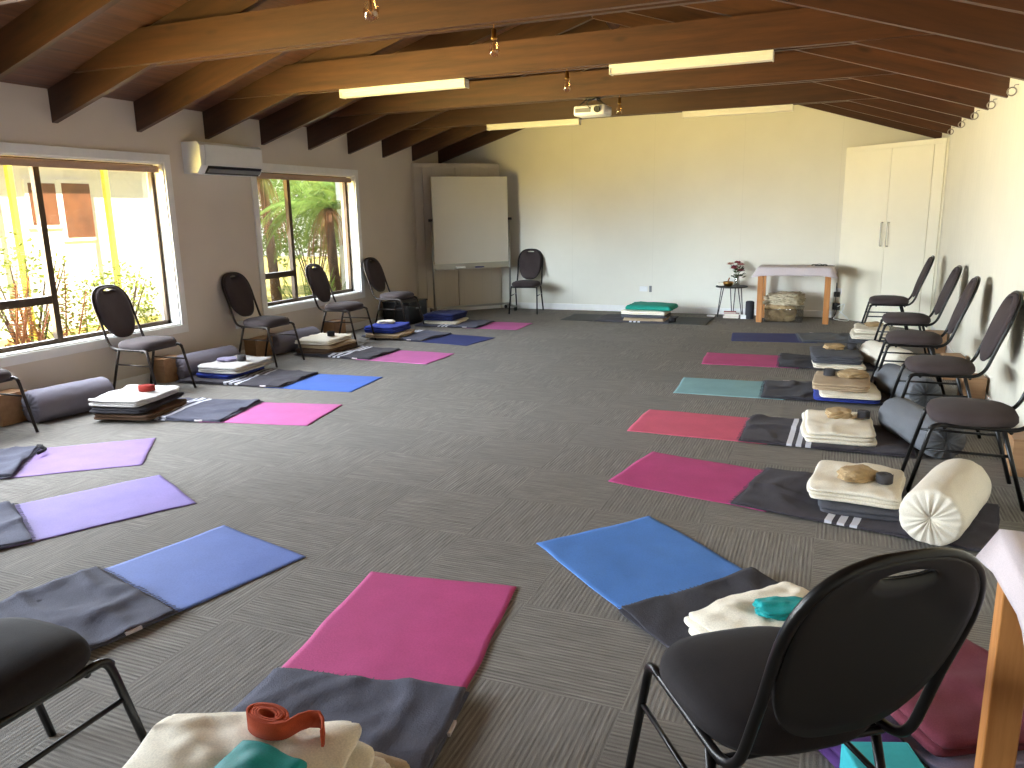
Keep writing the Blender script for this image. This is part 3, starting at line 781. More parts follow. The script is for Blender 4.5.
# bolsters
gb = 'bolsters'
def bolster(x, y, rz, m, label, L=.62, r=.12, seed=1, z=.0, flat=.9):
    return tag(obj('bolster', bolster_mesh(L, r, seed, flat), FM[m], None, True, (x, y, z), rz), label, 'bolster', gb)
bolster(.54, 3.80, -.33, 'bol_white', 'white gathered bolster on the charcoal blanket at the right', .57, .128, 1, .026)
bolster(.55, 5.20, .38, 'bol_dark', 'charcoal bolster behind the coral mat stack, under the chair whose back is cut off', .62, .12, 2, .004)
bolster(.56, 6.40, .35, 'bol_dark', 'charcoal bolster behind the aqua mat stack', .62, .12, 3, .004)
bolster(.50, 7.62, .45, 'bol_white', 'off white bolster behind the grey rumpled blanket', .62, .115, 4, .004)
bolster(-5.37, 4.06, -.14, 'bol_grey', 'grey bolster on the carpet left of the red strap stack', .60, .125, 5)
bolster(-5.50, 5.62, -.12, 'bol_grey', 'grey bolster behind the white and blue stack between the windows', .66, .118, 6)
bolster(-5.52, 6.98, -.1, 'bol_grey', 'grey bolster behind the cream stack under the fern window', .66, .115, 7)

# wooden boxes by the wall
def wbox(x, y, rz, w, d, h, label):
    r = thing('wooden_box', label, 'box', (x, y, 0), rz, 'plain wooden boxes by the walls')
    obj('box_body', box(-w/2, w/2, -d/2, d/2, 0, h-.014, .003), M['box_wood'], r)
    obj('lid', box(-w/2-.003, w/2+.003, -d/2-.003, d/2+.003, h-.0135, h, .003), M['box_wood'], r)
wbox(-5.59, 3.72, 0, .16, .22, .23, 'plain wooden box under the half cut off left chair')
wbox(-5.60, 5.24, 0, .15, .20, .22, 'plain wooden box between wide window chair and grey bolster')
wbox(-5.61, 6.52, 0, .15, .30, .20, 'plain wooden box behind the chair between the windows')
wbox(-5.61, 7.88, 0, .15, .26, .20, 'plain wooden box behind the chair under the fern window')
wbox(1.0, 6.45, .05, .15, .18, .21, 'plain wooden box by the right wall, behind the fourth chair')
wbox(.98, 7.38, .05, .15, .20, .2, 'plain wooden box by the right wall, between third and fourth chairs')
wbox(.99, 8.72, 0, .17, .24, .2, 'plain wooden box by the right wall, near the second chair')
wbox(1.02, 4.82, 0, .13, .22, .21, 'plain wooden box at the right frame edge')
# dark crate
r = thing('storage_crate', 'black storage crate behind the chair right of the fern window', 'crate', (-5.42, 9.28, 0), 0)
bm = bmesh.new(); w, d, h = .40, .50, .28
for a in ((-w/2,w/2,-d/2,-d/2+.015),(-w/2,w/2,d/2-.015,d/2),(-w/2,-w/2+.015,-d/2+.015,d/2-.015),(w/2-.015,w/2,-d/2+.015,d/2-.015)): add_box(bm, a[0], a[1], a[2], a[3], 0, h)
add_box(bm, -w/2+.015, w/2-.015, -d/2+.015, d/2-.015, 0, .015)
obj('crate_body', bm, M['plastic_black'], r)
obj('rim', box(-w/2-.012, w/2+.012, -d/2-.012, d/2+.012, h+.0005, h+.02, .004), M['plastic_black'], r)
obj('handle', box(w/2+.0005, w/2+.012, -.07, .07, .19, .215, .003), M['plastic_grey'], r)

# teal yoga block, purple blanket, mauve cushion under the near chair
r = thing('yoga_block', 'turquoise foam yoga block under the black foreground chair', 'yoga block', (.215, 1.86, 0), .35)
M['block'] = plain('turquoise_foam', rgb(56,186,196), .8, 0, .05, 60)
obj('block', box(-.085, .085, -.115, .115, 0, .10, .006), M['block'], r)
stack(.40, 2.34, .55, [(.46,.52,.035,2,'lilac','pale lilac folded blanket under the mauve one by the near table',.0,0,.02), (.44,.50,.06,2,'mauve','mauve folded blanket by the leg of the near table',0,.01,-.03)], z0=.001)
stack(.12, 2.08, .7, [(.20,.22,.06,2,'purple','purple folded blanket under the black foreground chair',0,0,0)], z0=.001)

# ------------------------------------------------------------------ tables with cloths
def table(x, y, L, W, H, label):
    r = thing('wooden_table', label, 'table', (x, y, 0), 0, 'wooden tables with white cloths')
    obj('table_top', box(-L/2, L/2, -W/2, W/2, H-.03, H, .003), M['table_wood'], r)
    q = .07
    obj('apron', (lambda bm: (add_box(bm, -L/2+q, L/2-q, -W/2+.01, -W/2+.03, H-.09, H-.031), add_box(bm, -L/2+q, L/2-q, W/2-.03, W/2-.01, H-.09, H-.031), add_box(bm, -L/2+.01, -L/2+.03, -W/2+q, W/2-q, H-.09, H-.031), add_box(bm, L/2-.03, L/2-.01, -W/2+q, W/2-q, H-.09, H-.031), bm)[-1])(bmesh.new()), M['table_wood'], r)
    for sx in (-1, 1):
        for sy in (-1, 1):
            # leg mesh built along local x so the grain runs up the leg
            obj('leg', box(0, H-.031, -q/2, q/2, -q/2, q/2, .004), M['table_wood'], r, False, (sx*(L/2-q/2), sy*(W/2-q/2), 0), 0, (0, -PI/2, 0))
    return r

def cloth(x, y, L, W, H, drop, label, seed, flare=.05):
    bm = bmesh.new(); n = 22; m = 14; e = .006
    a, b = L/2+e, W/2+e
    def top(i, j): return (-a+2*a*i/n, -b+2*b*j/m)
    g = [[bm.verts.new((*top(i, j), H+.003+.0015*nz(i*.7, j*.7, seed))) for j in range(m+1)] for i in range(n+1)]
    for i in range(n):
        for j in range(m): bm.faces.new((g[i][j], g[i+1][j], g[i+1][j+1], g[i][j+1]))
    bnd = [(g[i][0], 0, -1) for i in range(n)]+[(g[n][j], 1, 0) for j in range(m)]+[(g[n-i][m], 0, 1) for i in range(n)]+[(g[0][m-j], -1, 0) for j in range(m)]
    corners = {0, n, n+m, 2*n+m}
    prev = [v for v, _, _ in bnd]; N = len(bnd)
    for s in range(1, 6):
        f = s/5; ring = []
        for k, (v, dx, dy) in enumerate(bnd):
            c = k in corners
            if c:
                dx, dy = (1 if v.co.x > 0 else -1), (1 if v.co.y > 0 else -1)
            near = min(min(abs(k-q), N-abs(k-q)) for q in corners)
            out = flare*f*(.25+.5*nz(k*.35, seed*3)+(.9 if c else .5*math.exp(-near/2)))
            out = max(out, .004)
            ring.append(bm.verts.new((v.co.x+dx*out, v.co.y+dy*out, H+.003-drop*f*(1+(.22 if c else .12*math.exp(-near/1.5)))+.004*nz(k*.3, 4, seed)*f)))
        for k in range(N): bm.faces.new((prev[k], prev[(k+1) % N], ring[(k+1) % N], ring[k]))
        prev = ring
    o = obj('tablecloth', bm, M['cloth_white'], None, True, (x, y, 0))
    sm = o.modifiers.new('thick', 'SOLIDIFY'); sm.thickness = .002; sm.offset = 1
    return tag(o, label, 'tablecloth', 'white tablecloths')
TX0, TX1, TY0, TY1, TH0 = -.89, -.02, 10.42, 10.92, .70
table((TX0+TX1)/2, (TY0+TY1)/2, TX1-TX0, TY1-TY0, TH0, 'low golden wooden table against the far wall')
cloth((TX0+TX1)/2, (TY0+TY1)/2, TX1-TX0, TY1-TY0, TH0, .10, 'white cloth on the far wall table', 3, .06)
table(.735, 1.51, .66, .96, .70, 'golden wooden table cut off by the right frame edge')
cloth(.735, 1.51, .66, .96, .70, .075, 'white cloth on the table cut off by the right frame edge', 8, .03)

# cable coil on the far cloth
bm = bmesh.new()
add_tube(bm, [(.09*math.cos(a)*(1+.1*math.sin(3*a)), .06*math.sin(a), .008+.012*abs(math.sin(2*a))) for a in [2*PI*i/30 for i in range(30)]], .004, 6, True)
add_tube(bm, fillet([(.05, .03, .01), (.0, -.02, .035), (-.07, -.04, .01), (.12, -.04, .008), (.18, -.01, .006)], .05), .004, 6)
tag(obj('cable', bm, M['plastic_black'], None, True, (-.17, 10.66, TH0+.006)), 'thin dark cable coiled on the far table cloth', 'cable')

# clear tub with blankets under the table
r = thing('storage_tub', 'clear plastic tub under the far table holding blankets', 'tub', (-.56, 10.66, 0), 0)
bm = bmesh.new(); w, d, h, t = .46, .36, .17, .004
for a in ((-w/2,w/2,-d/2,-d/2+t),(-w/2,w/2,d/2-t,d/2),(-w/2,-w/2+t,-d/2+t,d/2-t),(w/2-t,w/2,-d/2+t,d/2-t)): add_box(bm, a[0], a[1], a[2], a[3], 0.001, h)
add_box(bm, -w/2+t, w/2-t, -d/2+t, d/2-t, .001, .005)
obj('tub_body', bm, M['clear_plastic'], r)
bm = bmesh.new()
add_tube(bm, fillet([(-w/2-.006,-d/2-.006,h),(w/2+.006,-d/2-.006,h),(w/2+.006,d/2+.006,h),(-w/2-.006,d/2+.006,h)], .03), .006, 6, True)
obj('rim', bm, M['clear_plastic'], r, True)
M['knit'] = fabric('pale_knit', rgb(188,176,150), .3, 18, 120, .95, .8)
tag(obj('rolled_blanket', lump(.34,.28,.24,21,.2,5,.12,4), FM['tan'], None, True, (-.61, 10.66, .007)), 'tan blanket bundled in the clear tub', 'blanket', 'blankets in the clear tub')
tag(obj('rolled_blanket', lump(.40,.32,.15,22,.35,8,.25,3), M['knit'], None, True, (-.56, 10.66, .215)), 'pale knitted blanket heaped on top of the clear tub', 'blanket', 'blankets in the clear tub')

# side table
r = thing('side_table', 'small round black side table with hairpin legs by the far wall', 'side table', (-1.26, 10.86, 0), 0)
obj('table_top', lathe([(.205, .405), (.212, .409), (.212, .417), (.205, .421)], 40), M['plastic_black'], r, False)
for a in (PI*1.17, PI*1.83, PI*.5):
    c, s = math.cos(a), math.sin(a); px, py = -s*.035, c*.035
    obj('leg', tube(fillet([(c*.13+px, s*.13+py, .404), (c*.19+px*.25, s*.19+py*.25, .012), (c*.19-px*.25, s*.19-py*.25, .012), (c*.13-px, s*.13-py, .404)], .012), .006, 8), M['frame_black'], r, True)
z = .4225
# vase of flowers
v = thing('flower_vase', 'glass vase of red and pink flowers on the black side table', 'vase', (-1.20, 10.90, z), 0)
obj('vase', lathe([(.032, 0), (.04, .004), (.042, .05), (.030, .10), (.036, .15), (.033, .15), (.027, .10), (.038, .05), (.030, .01)], 20, cap=False), M['clear_plastic'], v, True)
M['stem'] = plain('green_stem', rgb(70,92,44), .6); M['leafy'] = plain('olive_leaf', rgb(78,84,50), .6, 0, .3)
cols = [rgb(150,42,54), rgb(206,126,120), rgb(122,34,62), rgb(214,150,130), rgb(166,62,70), rgb(134,60,66)]
rr = random.Random(5); sb = bmesh.new(); heads = []
for i in range(7):
    a = rr.uniform(0, 2*PI) if i else 0; q = [.0,.07,.085,.09,.08,.10,.06][i]; hh = [.30,.27,.24,.28,.23,.20,.25][i]; a = i*1.05
    p = (q*math.cos(a), q*math.sin(a)*.7, hh); heads.append(p); add_tube(sb, fillet([(0, 0, .02), (p[0]*.2, p[1]*.2, .15), p], .08), .003, 5)
obj('stems', sb, M['stem'], v, True)
for i, p in enumerate(heads[:6]):
    bm = bmesh.new()
    for ring, (np_, rad, lift) in enumerate(((8, .058, .15), (7, .046, .5), (5, .030, .9))):
        for k in range(np_):
            a = 2*PI*k/np_+ring*.4; ca, sa = math.cos(a), math.sin(a); wdt = rad*.55
            pts = [Vector((0,0,0)), Vector((ca*rad*.6-sa*wdt, sa*rad*.6+ca*wdt, rad*lift*.7)), Vector((ca*rad*1.15, sa*rad*1.15, rad*lift*1.3)), Vector((ca*rad*.6+sa*wdt, sa*rad*.6-ca*wdt, rad*lift*.7))]
            bm.faces.new([bm.verts.new(Vector(p)+q) for q in pts])
    m = plain('petal_%d' % i, cols[i], .7, 0, .2, 40); obj('bloom', bm, m, v)
bm = bmesh.new()
for i in range(26):
    a = rr.uniform(0, 2*PI); q = rr.uniform(.05, .13); hh = rr.uniform(.13, .27); l = .05
    b = Vector((q*.5*math.cos(a), q*.5*math.sin(a)*.7, hh-.03)); t_ = Vector((q*math.cos(a), q*math.sin(a)*.7, hh)); sd = Vector((-math.sin(a), math.cos(a), .2))*.028
    bm.faces.new([bm.verts.new(b), bm.verts.new((b+t_)/2+sd), bm.verts.new(t_), bm.verts.new((b+t_)/2-sd)])
obj('leaves', bm, M['leafy'], v)
s = thing('singing_bowl', 'brass singing bowl with striker on the black side table', 'bowl', (-1.30, 10.80, z), 0)
obj('bowl', lathe([(.035, 0), (.055, .012), (.068, .04), (.07, .06), (.066, .06), (.062, .04), (.05, .016), (.01, .01)], 28, cap=False), M['brass'], s, True)
obj('striker', tube([(-.02, -.02, .018), (.01, .02, .11)], [.007, .009], 8), M['table_wood'], s, True)
tag(obj('white_shell', lump(.09, .06, .05, 33, .3, 5, .2, 2.2, 3), M['plastic_cream'], None, True, (-1.40, 10.84, z)), 'small pale shell at the left of the black side table', 'shell')
for i, (dx, dz, w, d, h, c, lab) in enumerate(((0, 0, .20, .15, .028, rgb(214,200,186), 'cream book at the bottom of the pile under the side table'), (.005, .029, .19, .14, .03, rgb(206,170,160), 'pale pink book in the middle of the pile under the side table'), (-.02, .06, .16, .12, .022, rgb(170,70,66), 'red book on top of the pile under the side table'))):
    b = thing('book', lab, 'book', (-1.24+dx, 10.78, dz+.001), .06*i, 'books under the side table')
    m = plain('book_cover_%d' % i, c, .5)
    bm = bmesh.new(); add_box(bm, -w/2, w/2, -d/2, d/2, 0, .003); add_box(bm, -w/2, w/2, -d/2, d/2, h-.003, h); add_box(bm, -w/2, -w/2+.003, -d/2, d/2, .003, h-.003)
    obj('cover', bm, m, b); obj('pages', box(-w/2+.0035, w/2-.004, -d/2+.004, d/2-.004, .0032, h-.0032), M['plastic_cream'], b)
tag(obj('small_box', box(-.055, .055, -.04, .04, 0, .05, .004), M['plastic_white'], None, False, (-1.06, 10.72, .001), .1), 'small white box right of the books on the floor', 'box')
tag(obj('small_box', box(-.05, .05, -.03, .03, 0, .022, .004), M['plastic_white'], None, False, (-1.52, 10.84, .001), -.1), 'flat white box left of the side table', 'box')
s = thing('speaker', 'dark cylindrical speaker standing between side table and cloth covered table', 'speaker', (-1.0, 10.72, 0), 0)
obj('speaker_body', lathe([(.05, 0), (.056, .006), (.056, .225), (.05, .232), (.02, .233)], 28), plain('dark_mesh', rgb(40,40,46), .8, 0, .2, 200), s, True)
obj('control_cap', lathe([(.04, .2335), (.04, .238), (.01, .239)], 20), M['plastic_black'], s, True)

# sockets, plugs and cords
def socket(x, y, z, rz, label, plugs=0):
    s = thing('power_socket', label, 'power socket', (x, y, z), rz, 'white wall sockets')
    obj('plate', box(-.058, .058, -.010, 0, -.037, .037, .003), M['plastic_white'], s)
    for q in (-.028, .028): obj('switch', box(q-.006, q+.006, -.013, -.0102, .012, .028, .001), M['plastic_white'], s)
    return s
socket(-2.52, YF, .335, 0, 'white double wall socket above the far wall stack')
small_d = tag(obj('socket_plate', box(-.018, .018, -.010, 0, -.045, .045, .003), M['plastic_grey'], None, False, (-2.42, YF, .335)), 'narrow grey socket plate beside the far wall socket', 'power socket')
socket(XL, 6.34, .36, PI/2, 'white double wall socket under the left wall between the windows')
ux, uy = math.cos(math.atan2(10.10-11.095, 1.095-.05)), math.sin(math.atan2(10.10-11.095, 1.095-.05))
s = socket(.08, YF-.04, .36, -.76, 'white wall socket with black plugs right of the far table')
def plug(label, loc, bx_, cords):
    r = thing('power_adapter', label, 'plug', loc, 0, 'black plugs with cords')
    obj('plug_body', box(*bx_, .005), M['plastic_black'], r, False, (0, 0, 0), -.76)
    for pts, m, rad in cords:
        obj('cord', tube(fillet([(p[0]-loc[0], p[1]-loc[1], p[2]-loc[2]) for p in pts], .05), rad, 6), M[m], r, True)
plug('upper black plug in the socket right of the far table', (.085, YF-.05, .33), (-.03, .03, -.06, -.0135, -.045, .02), [
  ([(.065, 10.97, .33), (.05, 10.955, .50), (.05, 10.95, .30), (.04, 10.95, .10), (.05, 10.93, .01)], 'plastic_black', .004)])
plug('lower black plug block with white cord right of the far table', (.085, YF-.06, .16), (-.04, .04, -.06, -.005, -.045, .045), [
  ([(.07, 10.98, .16), (.17, 10.90, .22), (.13, 10.86, .10), (.02, 10.84, .02), (.16, 10.74, .008), (.24, 10.78, .008), (.10, 10.88, .12)], 'plastic_white', .005),
  ([(.07, 10.98, .12), (.05, 10.95, .03), (-.02, 10.86, .01), (.06, 10.80, .01), (.13, 10.86, .01)], 'plastic_black', .005)])

# ------------------------------------------------------------------ whiteboard
ang = math.atan2(.724, .69)
w0 = Vector((-5.70+.69*.20+.724*.30, 10.1+.724*.20-.69*.30, 0)); w1 = Vector((-5.70+.69*1.37+.724*.30, 10.1+.724*1.37-.69*.30, 0))
W = (w1-w0).length; cpos = (w0+w1)/2
r = thing('whiteboard', 'mobile whiteboard on wheels in front of the left corner cupboard', 'whiteboard', (cpos.x, cpos.y, 0), ang)
obj('board', box(-W/2+.012, W/2-.012, -.012, .012, .752, 1.948, .002), M['wb'], r)
bm = bmesh.new()
for a in ((-W/2,W/2,.735,.753),(-W/2,W/2,1.947,1.965),(-W/2,-W/2+.014,.753,1.947),(W/2-.014,W/2,.753,1.947)): add_box(bm, a[0], a[1], -.016, .016, a[2], a[3], .003)
obj('board_frame', bm, M['plastic_cream'], r)
for s in (-1, 1):
    obj('post', tube([(s*(W/2+.02), 0, .08), (s*(W/2+.02), 0, 1.36)], .014, 10), M['alu'], r, True)
    obj('knob', tube([(s*(W/2+.005), 0, 1.36), (s*(W/2+.06), 0, 1.36)], .02, 12), M['plastic_black'], r, True)
    obj('foot', box(s*(W/2+.02)-.016, s*(W/2+.02)+.016, -.20, .20, .06, .085, .004), M['alu'], r)
    for q in (-.18, .18):
        obj('castor', tube([(s*(W/2+.02)-.012, q, .029), (s*(W/2+.02)+.012, q, .029)], .028, 14), M['plastic_black'], r)
obj('cross_bar', box(-W/2, W/2, -.012, .012, .085, .115, .003), M['alu'], r)
bm = bmesh.new(); add_box(bm, -W/2+.0, W/2, -.085, .012, .655, .662); add_box(bm, -W/2, W/2, -.09, -.085, .655, .668); add_box(bm, -W/2, W/2, .003, .012, .662, .734)
obj('pen_tray', bm, M['alu'], r)
q = Vector((math.cos(ang), math.sin(ang), 0)); nn = Vector((math.sin(ang), -math.cos(ang), 0))
p = cpos+q*.10+nn*.045
tag(obj('marker', tube([(-.07, 0, .011), (.07, 0, .011)], .010, 10), plain('blue_marker', rgb(40,44,120), .4), None, True, (p.x, p.y, .663), ang), 'blue marker on the whiteboard tray', 'marker')
p = cpos-q*.20+nn*.045
tag(obj('eraser', box(-.07, .07, -.025, .025, 0, .03, .004), M['plastic_white'], None, False, (p.x, p.y, .663), ang), 'white eraser on the whiteboard tray', 'eraser')

# ------------------------------------------------------------------ fittings
r = thing('air_conditioner', 'white wall mounted air conditioner between the two windows', 'air conditioner', (XL, 6.235, 1.865), 0)
bm = prism([(0, 0), (.16, 0), (.215, .07), (.215, .25), (.19, .285), (0, .285)], .86)
obj('casing', bm, M['plastic_white'], r)
obj('front_panel', box(.2155, .226, -.37, .42, .075, .262, .006), M['plastic_white'], r)
obj('air_outlet', prism([(.160, -.004), (.166, -.004), (.2195, .064), (.214, .0685)], .74), M['plastic_black'], r, False, (0, .03, 0))
obj('louvre', prism([(.183, .014), (.189, .012), (.215, .045), (.210, .048)], .72), M['plastic_grey'], r, False, (.004, .03, -.004))
obj('top_grille', box(.02, .18, -.42, .42, .2855, .289), plain('cream_grille', rgb(196,180,140), .6), r)

def tube_light(xa, xb, y, label):
    r = thing('tube_light', label, 'tube light', ((xa+xb)/2, y, 2.535), 0, 'fluorescent tube lights'); L = xb-xa
    obj('batten', box(-L/2, L/2, -.045, .045, -.03, -.002, .003), M['plastic_cream'], r)
    obj('diffuser', prism([(-L/2+.012, -.031), (L/2-.012, -.031), (L/2-.012, -.068), (-L/2+.012, -.068)], .075), M['ceramic'], r)
    for s in (-1, 1): obj('end_cap', box(s*(L/2-.0055)-.0055, s*(L/2-.0055)+.0055, -.045, .045, -.072, -.031, .002), M['plastic_cream'], r)
tube_light(-4.12, -2.90, 6.142, 'cream tube light at left under the nearer lit tie beam')
tube_light(-1.68, -.49, 6.142, 'cream tube light at right under the nearer lit tie beam')
tube_light(-4.15, -2.94, 9.374, 'cream tube light at left on the furthest tie beam')
tube_light(-1.71, -.52, 9.374, 'cream tube light at right on the furthest tie beam')

def pendant(x, y, drop, label):
    r = thing('pendant_bulb', label, 'pendant light', (x, y, 2.534), 0, 'clear pendant bulbs')
    obj('cord', tube([(0, 0, 0), (0, 0, -drop)], .0025, 6), M['brass'], r, True)
    obj('holder', lathe([(.006, 0), (.015, -.006), (.016, -.05), (.019, -.053), (.019, -.06), (.01, -.062)], 14, (0, 0, -drop)), M['brass'], r, True)
    obj('bulb', lathe([(.012, -.0625), (.018, -.075), (.028, -.10), (.032, -.125), (.026, -.147), (.012, -.158), (.002, -.16)], 16, (0, 0, -drop)), M['bulb_glass'], r, True)
    obj('filament', tube([(-.006, 0, -drop-.07), (-.010, 0, -drop-.115), (0, 0, -drop-.135), (.010, 0, -drop-.115), (.006, 0, -drop-.07)], .002, 5), M['brass'], r, True)
pendant(-1.79, 2.91, .16, 'clear pendant bulb cut off at the top edge')
pendant(-1.95, 4.526, .02, 'clear pendant bulb on the second nearest tie beam')
pendant(-2.03, 6.142, .01, 'clear pendant bulb between the nearer tube lights')
pendant(-2.02, 7.72, .02, 'clear pendant bulb just right of the projector')

r = thing('projector', 'white projector hung under the tie beam', 'projector', (-2.30, 7.76, 2.36), -.05)
obj('projector_body', box(-.16, .16, -.12, .12, .0, .095, .018), M['plastic_white'], r, True)
obj('lens', tube([(.09, -.125, .05), (.09, -.15, .05)], .03, 16), M['plastic_black'], r)
obj('vent', box(-.14, .02, -.1235, -.1195, .03, .07), M['plastic_grey'], r)
obj('mount_plate', box(-.06, .06, -.06, .06, .158, .172, .003), M['plastic_black'], r)
for a, b in (((-.05,-.04),(-.12,-.08)),((.05,-.04),(.12,-.08)),((-.05,.04),(-.12,.08)),((.05,.04),(.12,.08))):
    obj('mount_arm', tube([(a[0], a[1], .16), (b[0], b[1], .094)], .006, 6), M['plastic_black'], r)
obj('cable', tube(fillet([(.02, -.125, .06), (-.02, -.16, .11), (.06, -.15, .14), (.05, -.05, .17)], .04), .004, 6), M['plastic_black'], r, True)

bm = tube([(-.025+.027*math.cos(2*PI*i/20), 0, -.033+.027*math.sin(2*PI*i/20)) for i in range(20)], .005, 6, True)
ringm = mesh(bm, 'ring', True)
hookm = mesh(tube(fillet([(.012, 0, .01), (-.014, 0, .01), (-.014, 0, -.012), (-.002, 0, -.012)], .01), .003, 6), 'hook', True)
for i, (y, lab) in enumerate(((6.55, 'metal ring nearest the viewer'), (7.35, 'second metal ring from the viewer'), (8.17, 'middle metal ring of five'), (8.97, 'fourth metal ring from the viewer'), (9.78, 'metal ring nearest the corner cupboard'))):
    r = thing('wall_ring', lab+', high on the right wall between rafters', 'metal ring', (XR-.016, y, 2.23), 0, 'metal rings on the right wall')
    obj('hook', hookm, M['steel'], r); obj('ring', ringm, M['steel'], r)

# ------------------------------------------------------------------ outdoors
M['grass'] = plain('sunlit_lawn', rgb(196,178,96), .9, 0, .25, 3)
struct('ground', box(-34, XL-.22, -14, 30, -.5, -.35), M['grass'], 'sunlit garden ground outside the windows', 'ground')
M['house'] = plain('white_weatherboard', rgb(240,238,232), .7, 0, .03)
M['yellow_post'] = plain('yellow_painted_timber', rgb(206,190,70), .6)
M['brown_glass'] = plain('brown_window_pane', rgb(120,76,52), .3, 0, .35, 3)  # mottled brown for the panes of the house
M['orange_timber'] = plain('orange_timber', rgb(190,120,80), .6)
h = thing('neighbour_house', 'white weatherboard house seen through the wide window', 'house', (-12, 0, 0), 0)
obj('house_wall', box(-3, 0, 3.0, 13.0, -.35, 2.9), M['house'], h)
for y0, y1, z0, z1 in ((8.85, 9.32, 1.40, 2.06), (9.44, 9.97, 1.18, 2.07), (6.9, 7.7, 1.0, 2.07)):
    f = obj('house_window', box(.001, .05, y0-.06, y1+.06, z0-.06, z1+.06), M['house'], h)
    obj('pane', box(.0505, .06, y0, y1, z0, z1), M['brown_glass'], f)
obj('roof', prism([(-4.0, 3.9), (.7, 2.78), (.7, 2.9), (-4.0, 4.05)], 10.6), plain('pale_roof', rgb(206,200,190), .6), h, False, (0, 8, 0))
obj('fascia', box(.7, .74, 2.7, 13.3, 2.66, 2.92), M['orange_timber'], h)
for y in (8.25, 9.93): obj('veranda_post', box(.45, .53, y-.04, y+.04, -.35, 2.72), M['yellow_post'], h)
tag(obj('post', box(-.10, .10, -.09, .09, -.35, 2.3, .01), plain('pale_blue_post', rgb(206,212,224), .6), None, False, (-7.5, 11.05, 0)), 'pale painted post outside the fern window', 'post')

def frond(bm, base, yaw, length, rise, droop, width, n=14, leafw=.022, twist=0):
    c, s = math.cos(yaw), math.sin(yaw); pts = []
    for i in range(n+1):
        t = i/n; rr_ = length*t*(1-.18*t); z = rise*t-droop*t*t
        pts.append(Vector(base)+Vector((c*rr_, s*rr_, z)))
    add_tube(bm, pts, [.012*(1-.8*i/n)+.002 for i in range(n+1)], 4)
    side = Vector((-s, c, 0))
    for i in range(1, n*3):
        t = i/(n*3); k = min(int(t*n), n-1); p = pts[k].lerp(pts[k+1], t*n-k); d = (pts[k+1]-pts[k]).normalized()
        w = width*math.sin(PI*min(1, t*.86+.14))**.7
        for sg in (-1, 1):
            tip = p+side*sg*w+d*w*.45+Vector((0, 0, -w*.35)); e = d*leafw*.5
            bm.faces.new([bm.verts.new(p-e), bm.verts.new(p+side*sg*w*.5+d*w*.2+e*.9+Vector((0,0,-w*.08))), bm.verts.new(tip), bm.verts.new(p+side*sg*w*.5+d*w*.25-e*1.1+Vector((0,0,-w*.1)))])

def leafmat(name, a, b):
    t = NT(name); f = t.noise(t.coords(), 5, 3)
    t.b.inputs['Transmission Weight'].default_value = 0
    m = t.base(t.ramp(f, [(.3, a), (.7, b)]), .55)
    tl = t.node('ShaderNodeBsdfTranslucent'); mx = t.node('ShaderNodeMixShader'); mx.inputs[0].default_value = .35
    tl.inputs[0].default_value = b
    t.link(t.b.outputs[0], mx.inputs[1]); t.link(tl.outputs[0], mx.inputs[2]); t.link(mx.outputs[0], t.out.inputs[0])
    return m
M['fern'] = leafmat('fern_green', rgb(84,118,44), rgb(146,172,84)); M['deadfern'] = leafmat('brown_fern', rgb(140,92,66), rgb(176,128,96)); M['trunk'] = plain('fern_trunk', rgb(92,70,54), .9, 0, .4, 14)
M['bush'] = leafmat('bush_green', rgb(120,140,50), rgb(176,186,86)); M['redfern'] = leafmat('rust_fern', rgb(150,84,50), rgb(190,124,70))

def tree_fern(x, y, H, seed, label, lean=(0,0), n=26, L=1.6):
    rr = random.Random(seed); r = thing('tree_fern', label, 'tree fern', (x, y, -.35), 0, 'tree ferns outside the smaller window')
    pts = [(lean[0]*t, lean[1]*t, H*t) for t in [i/10 for i in range(11)]]
    bm = bmesh.new(); add_tube(bm, [(p[0]+.02*nz(i, seed), p[1]+.02*nz(i, seed, 4), p[2]) for i, p in enumerate(pts)], [.095-.03*i/10+.012*nz(i*1.7, seed) for i in range(11)], 10)
    obj('trunk', bm, M['trunk'], r, True); top = (lean[0], lean[1], H-.03)
    bm = bmesh.new()
    for i in range(n): frond(bm, top, 2*PI*i/n+rr.uniform(-.2,.2), L*rr.uniform(.8,1.15), rr.uniform(.35,.9), rr.uniform(.7,1.9), .22, 16, .026)
    obj('fronds', bm, M['fern'], r)
    bm = bmesh.new()
    for i in range(8): frond(bm, top, 2*PI*i/8+rr.uniform(-.3,.3), .55*rr.uniform(.8,1.2), .05, rr.uniform(.9,1.5), .12)
    obj('dead_fronds', bm, M['deadfern'], r)
tree_fern(-7.5, 10.68, 1.95, 1, 'tree fern with brown trunk in the middle of the smaller window', (.0,-.1), 26, 1.5)
tree_fern(-8.7, 12.6, 2.3, 2, 'tree fern behind at the right of the smaller window', (.1,.05))
tree_fern(-8.9, 10.9, 2.5, 3, 'tall tree fern behind at the left of the smaller window', (-.1,0), 28, 1.9)
def fern(x, y, seed, label, m, n=14, L=.9, rise=1.0, z=-.35, grp='low ferns outside the windows', H=.0):
    rr = random.Random(seed); bm = bmesh.new()
    for i in range(n): frond(bm, (0,0,0), 2*PI*i/n+rr.uniform(-.3,.3), L*rr.uniform(.5,1.0), rise*rr.uniform(.9,1.5), rise*rr.uniform(.2,.6), .09, 12, .014)
    tag(obj('fern', bm, m, None, False, (x, y, z)), label, 'fern', grp)
fern(-7.0, 4.75, 11, 'rust coloured fern at the left of the wide window', M['redfern'], 14, .7, 1.25)
fern(-7.1, 5.35, 12, 'rust and green fern by the wide window mullion', M['redfern'], 14, .7, 1.1)
fern(-7.4, 5.9, 13, 'pale green fern behind the wide window chair', M['bush'], 14, .9, 1.0)
